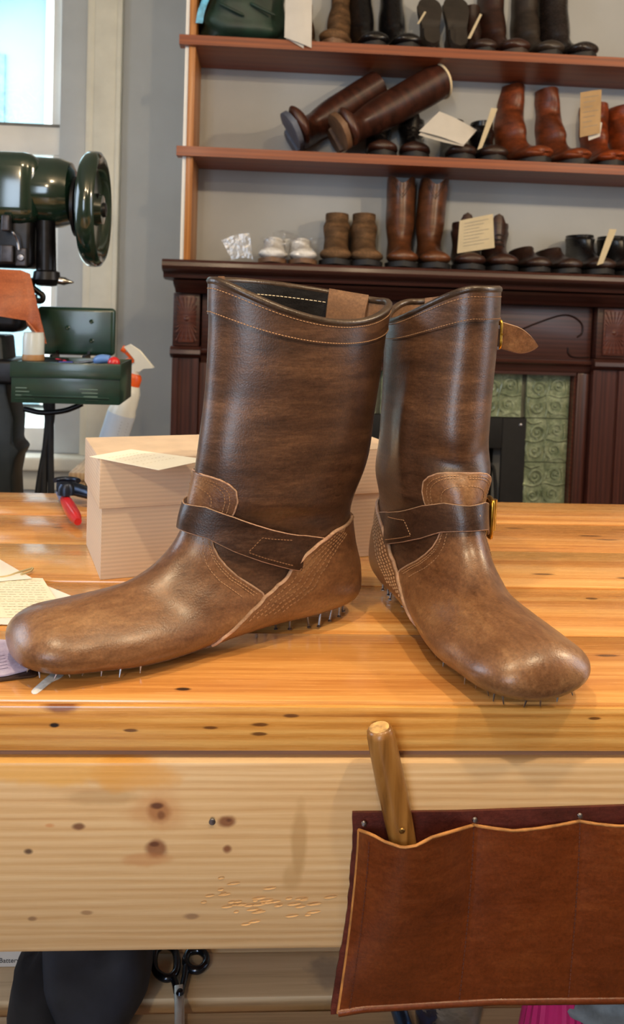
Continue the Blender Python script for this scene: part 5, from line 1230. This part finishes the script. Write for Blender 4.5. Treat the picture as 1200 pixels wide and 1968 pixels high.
P(MB().lathe([(0, .001), (.0016, .0008), (.0022, 0)], 10, fr(aty(773, 1597, yh-.0100), (1, 0, 0), (0, 0, 1), (0, -1, 0))), 'rivet', simple('dull brass rivet', (150, 120, 70), .4, 1), ha, smooth=40)

# ------------------------------------------------------------------ things on the lower shelf
ZS = -.45
SCW = simple('chromed steel', (225, 230, 238), .42, .8, .05, 60); SCD = simple('dark polished steel', (60, 66, 78), .2, .9, .1, 60)
sc = thing('scissors', 'steel scissors with dark looped handles lying on the lower shelf', 'scissors', tuple(atz(345, 1900, ZS)))
def az(px, py, z=.008): return atz(px, py, ZS+z)
def loop(pts, r): return MB().tube(catmull([az(*p) for p in pts], 6, closed=True), r, 8, closed=True)
P(loop([(300, 1828), (296, 1850), (302, 1870), (322, 1880), (338, 1868), (340, 1840), (332, 1822), (315, 1816)], .0042), 'handle_loop', SCD, sc, smooth=60)
P(loop([(358, 1840), (366, 1829), (384, 1827), (396, 1838), (395, 1853), (382, 1864), (366, 1862), (358, 1852)], .0042), 'handle_loop', SCD, sc, smooth=60)
P(MB().tube(catmull([az(332, 1876), az(337, 1890), az(340, 1905), az(343, 1915)], 4), .0038, 8), 'shank', SCD, sc, smooth=60)
P(MB().tube(catmull([az(358, 1858), az(355, 1880), az(350, 1900), az(346, 1915)], 4), .0038, 8), 'shank', SCD, sc, smooth=60)
for q, z in ((((333, 1895), (354, 1900), (356, 2090), (346, 2120)), .006), (((335, 1898), (352, 1895), (344, 2110), (336, 2080)), .0095)):
    V = [az(x, y, z) for x, y in q]; P(MB().add(V+[v+np.array([0, 0, .0028]) for v in V], [(3, 2, 1, 0), (4, 5, 6, 7), (0, 1, 5, 4), (1, 2, 6, 5), (2, 3, 7, 6), (3, 0, 4, 7)]), 'blade', SCW, sc, bevel=.0008)
P(MB().lathe([(0, .003), (.003, .0026), (.0042, 0)], 12, fr(az(346, 1908, .0125), (1, 0, 0), (0, 1, 0), (0, 0, 1))), 'pivot_screw', SCD, sc, smooth=40)
# black bag
BN = simple('black nylon', (20, 22, 30), .85, 0, .25, 30, .2); BN2 = simple('navy black nylon', (28, 33, 46), .8, 0, .2, 30, .2)
c = np.array([-.150, .852, ZS]); bgk = thing('black_bag', 'soft black bag lying on the lower shelf left of the scissors', 'bag', tuple(c))
P(MB().grid(blob(c+np.array([0, .0, .055]), (.056, .090, .056), 18, 36, .08, 5, .72), wv=True), 'body', BN2, bgk, smooth=60)
P(MB().grid(blob(c+np.array([-.045, -.005, .040]), (.034, .085, .040), 14, 28, .10, 6, .75), wv=True), 'side_pocket', BN, bgk, smooth=60)
P(MB().tube([c+np.array([.000, -.012, .110]), c+np.array([.026, .012, .108])], [.0022, .0022], 6), 'zip_pull', BN, bgk, smooth=60)
q = catmull([atz(248, 1815, ZS+.06), atz(256, 1838, ZS+.06), atz(268, 1850, ZS+.05), atz(266, 1830, ZS+.05), atz(272, 1812, ZS+.06)], 5)
P(MB().sheet(np.array([[a_+np.array([s*.006, 0, 0]) for s in (-1, 0, 1)] for a_ in q]), .0015), 'strap', BN, bgk, smooth=60)
# white printed carton at the left
a = atz(-80, 1861, ZS); b = atz(90, 1861, ZS)
ct = thing('carton', 'white printed carton at the left end of the lower shelf', 'box', ((a[0]+b[0])/2, a[1]+.06, ZS))
P(MB().bb((a[0], a[1], ZS+.0002), (b[0], a[1]+.12, ZS+.095)), 'carton_body', simple('white carton', (206, 206, 208), .6, 0, .03), ct, bevel=.0015)
q = aty(-2, 1850, a[1]); text_mesh('Battery Location', .0075, 'carton_text', simple('dark print', (60, 60, 66), .7), ct, fr((q[0], a[1]-.0003, q[2]), (1, 0, 0), (0, 0, 1), (0, -1, 0)), .0001)
# things under the tool roll
tag(MB().tube([atz(762, 1925, ZS+.012), atz(778, 1975, ZS+.012), atz(800, 2050, ZS+.012)], .0085, 14).build('steel_tube', simple('blue steel tube', (70, 96, 140), .25, .9, .1), None, smooth=40), 'blue steel tube lying on the lower shelf under the tool roll', 'tube')
c = atz(858, 1985, ZS); cup = thing('plastic_cup', 'clear plastic tub standing on the lower shelf under the tool roll', 'tub', (c[0], c[1], ZS))
CL = plastic_film('clear tub plastic', .55, (190, 205, 225), .12)
P(MB().lathe([(.0, .001), (.026, .001), (.030, .004), (.041, .07), (.043, .071), (.043, .073), (.0405, .072), (.029, .006), (.0, .003)], 32, fr((c[0], c[1], ZS), (1, 0, 0), (0, 1, 0), (0, 0, 1))), 'tub', CL, cup, smooth=40)
P(MB().tube([np.array([c[0]+.043*math.cos(x), c[1]+.043*math.sin(x), ZS+.072]) for x in np.linspace(0, 2*math.pi, 33)[:-1]], .0016, 6, closed=True), 'rim', CL, cup, smooth=60)
# ribbed magenta cone
c = atz(1065, 1990, ZS); n = 44; ph = np.arange(n)*2*np.pi/n
prof = [(.034, .0003), (.030, .03), (.025, .065), (.022, .09)]
G = np.array([[(c[0]+(r+.0016*(k % 2))*math.cos(p), c[1]+(r+.0016*(k % 2))*math.sin(p), ZS+z) for k, p in enumerate(ph)] for r, z in prof])
mg = thing('ribbed_cup', 'ribbed magenta cup on the lower shelf under the tool roll', 'cup', (c[0], c[1], ZS))
P(MB().grid(G, wv=True), 'ribbed_wall', simple('magenta plastic', (196, 40, 120), .35, 0, .05), mg)
P(MB().lathe([(0, .0), (.0225, .0), (.0225, .003), (0, .003)], 24, fr((c[0], c[1], ZS+.088), (1, 0, 0), (0, 1, 0), (0, 0, 1))), 'base_disc', simple('magenta plastic', (196, 40, 120), .35), mg, smooth=40)
CLO = simple('grey blue cloth', (104, 116, 128), .85, 0, .25, 40, .4)
c = atz(1150, 1975, ZS); clo = thing('cloth', 'crumpled grey blue cloth on the lower shelf at the right', 'cloth', (c[0], c[1], ZS))
P(MB().grid(blob(c+np.array([.01, 0, .036]), (.052, .05, .036), 24, 44, .30, 12, .9), wv=True), 'bundle', CLO, clo, smooth=60)
P(MB().tube(catmull([c+np.array([-.02, -.03, .060]), c+np.array([-.005, -.01, .075]), c+np.array([.015, .01, .066])], 5), .006, 8), 'fold', CLO, clo, smooth=60)
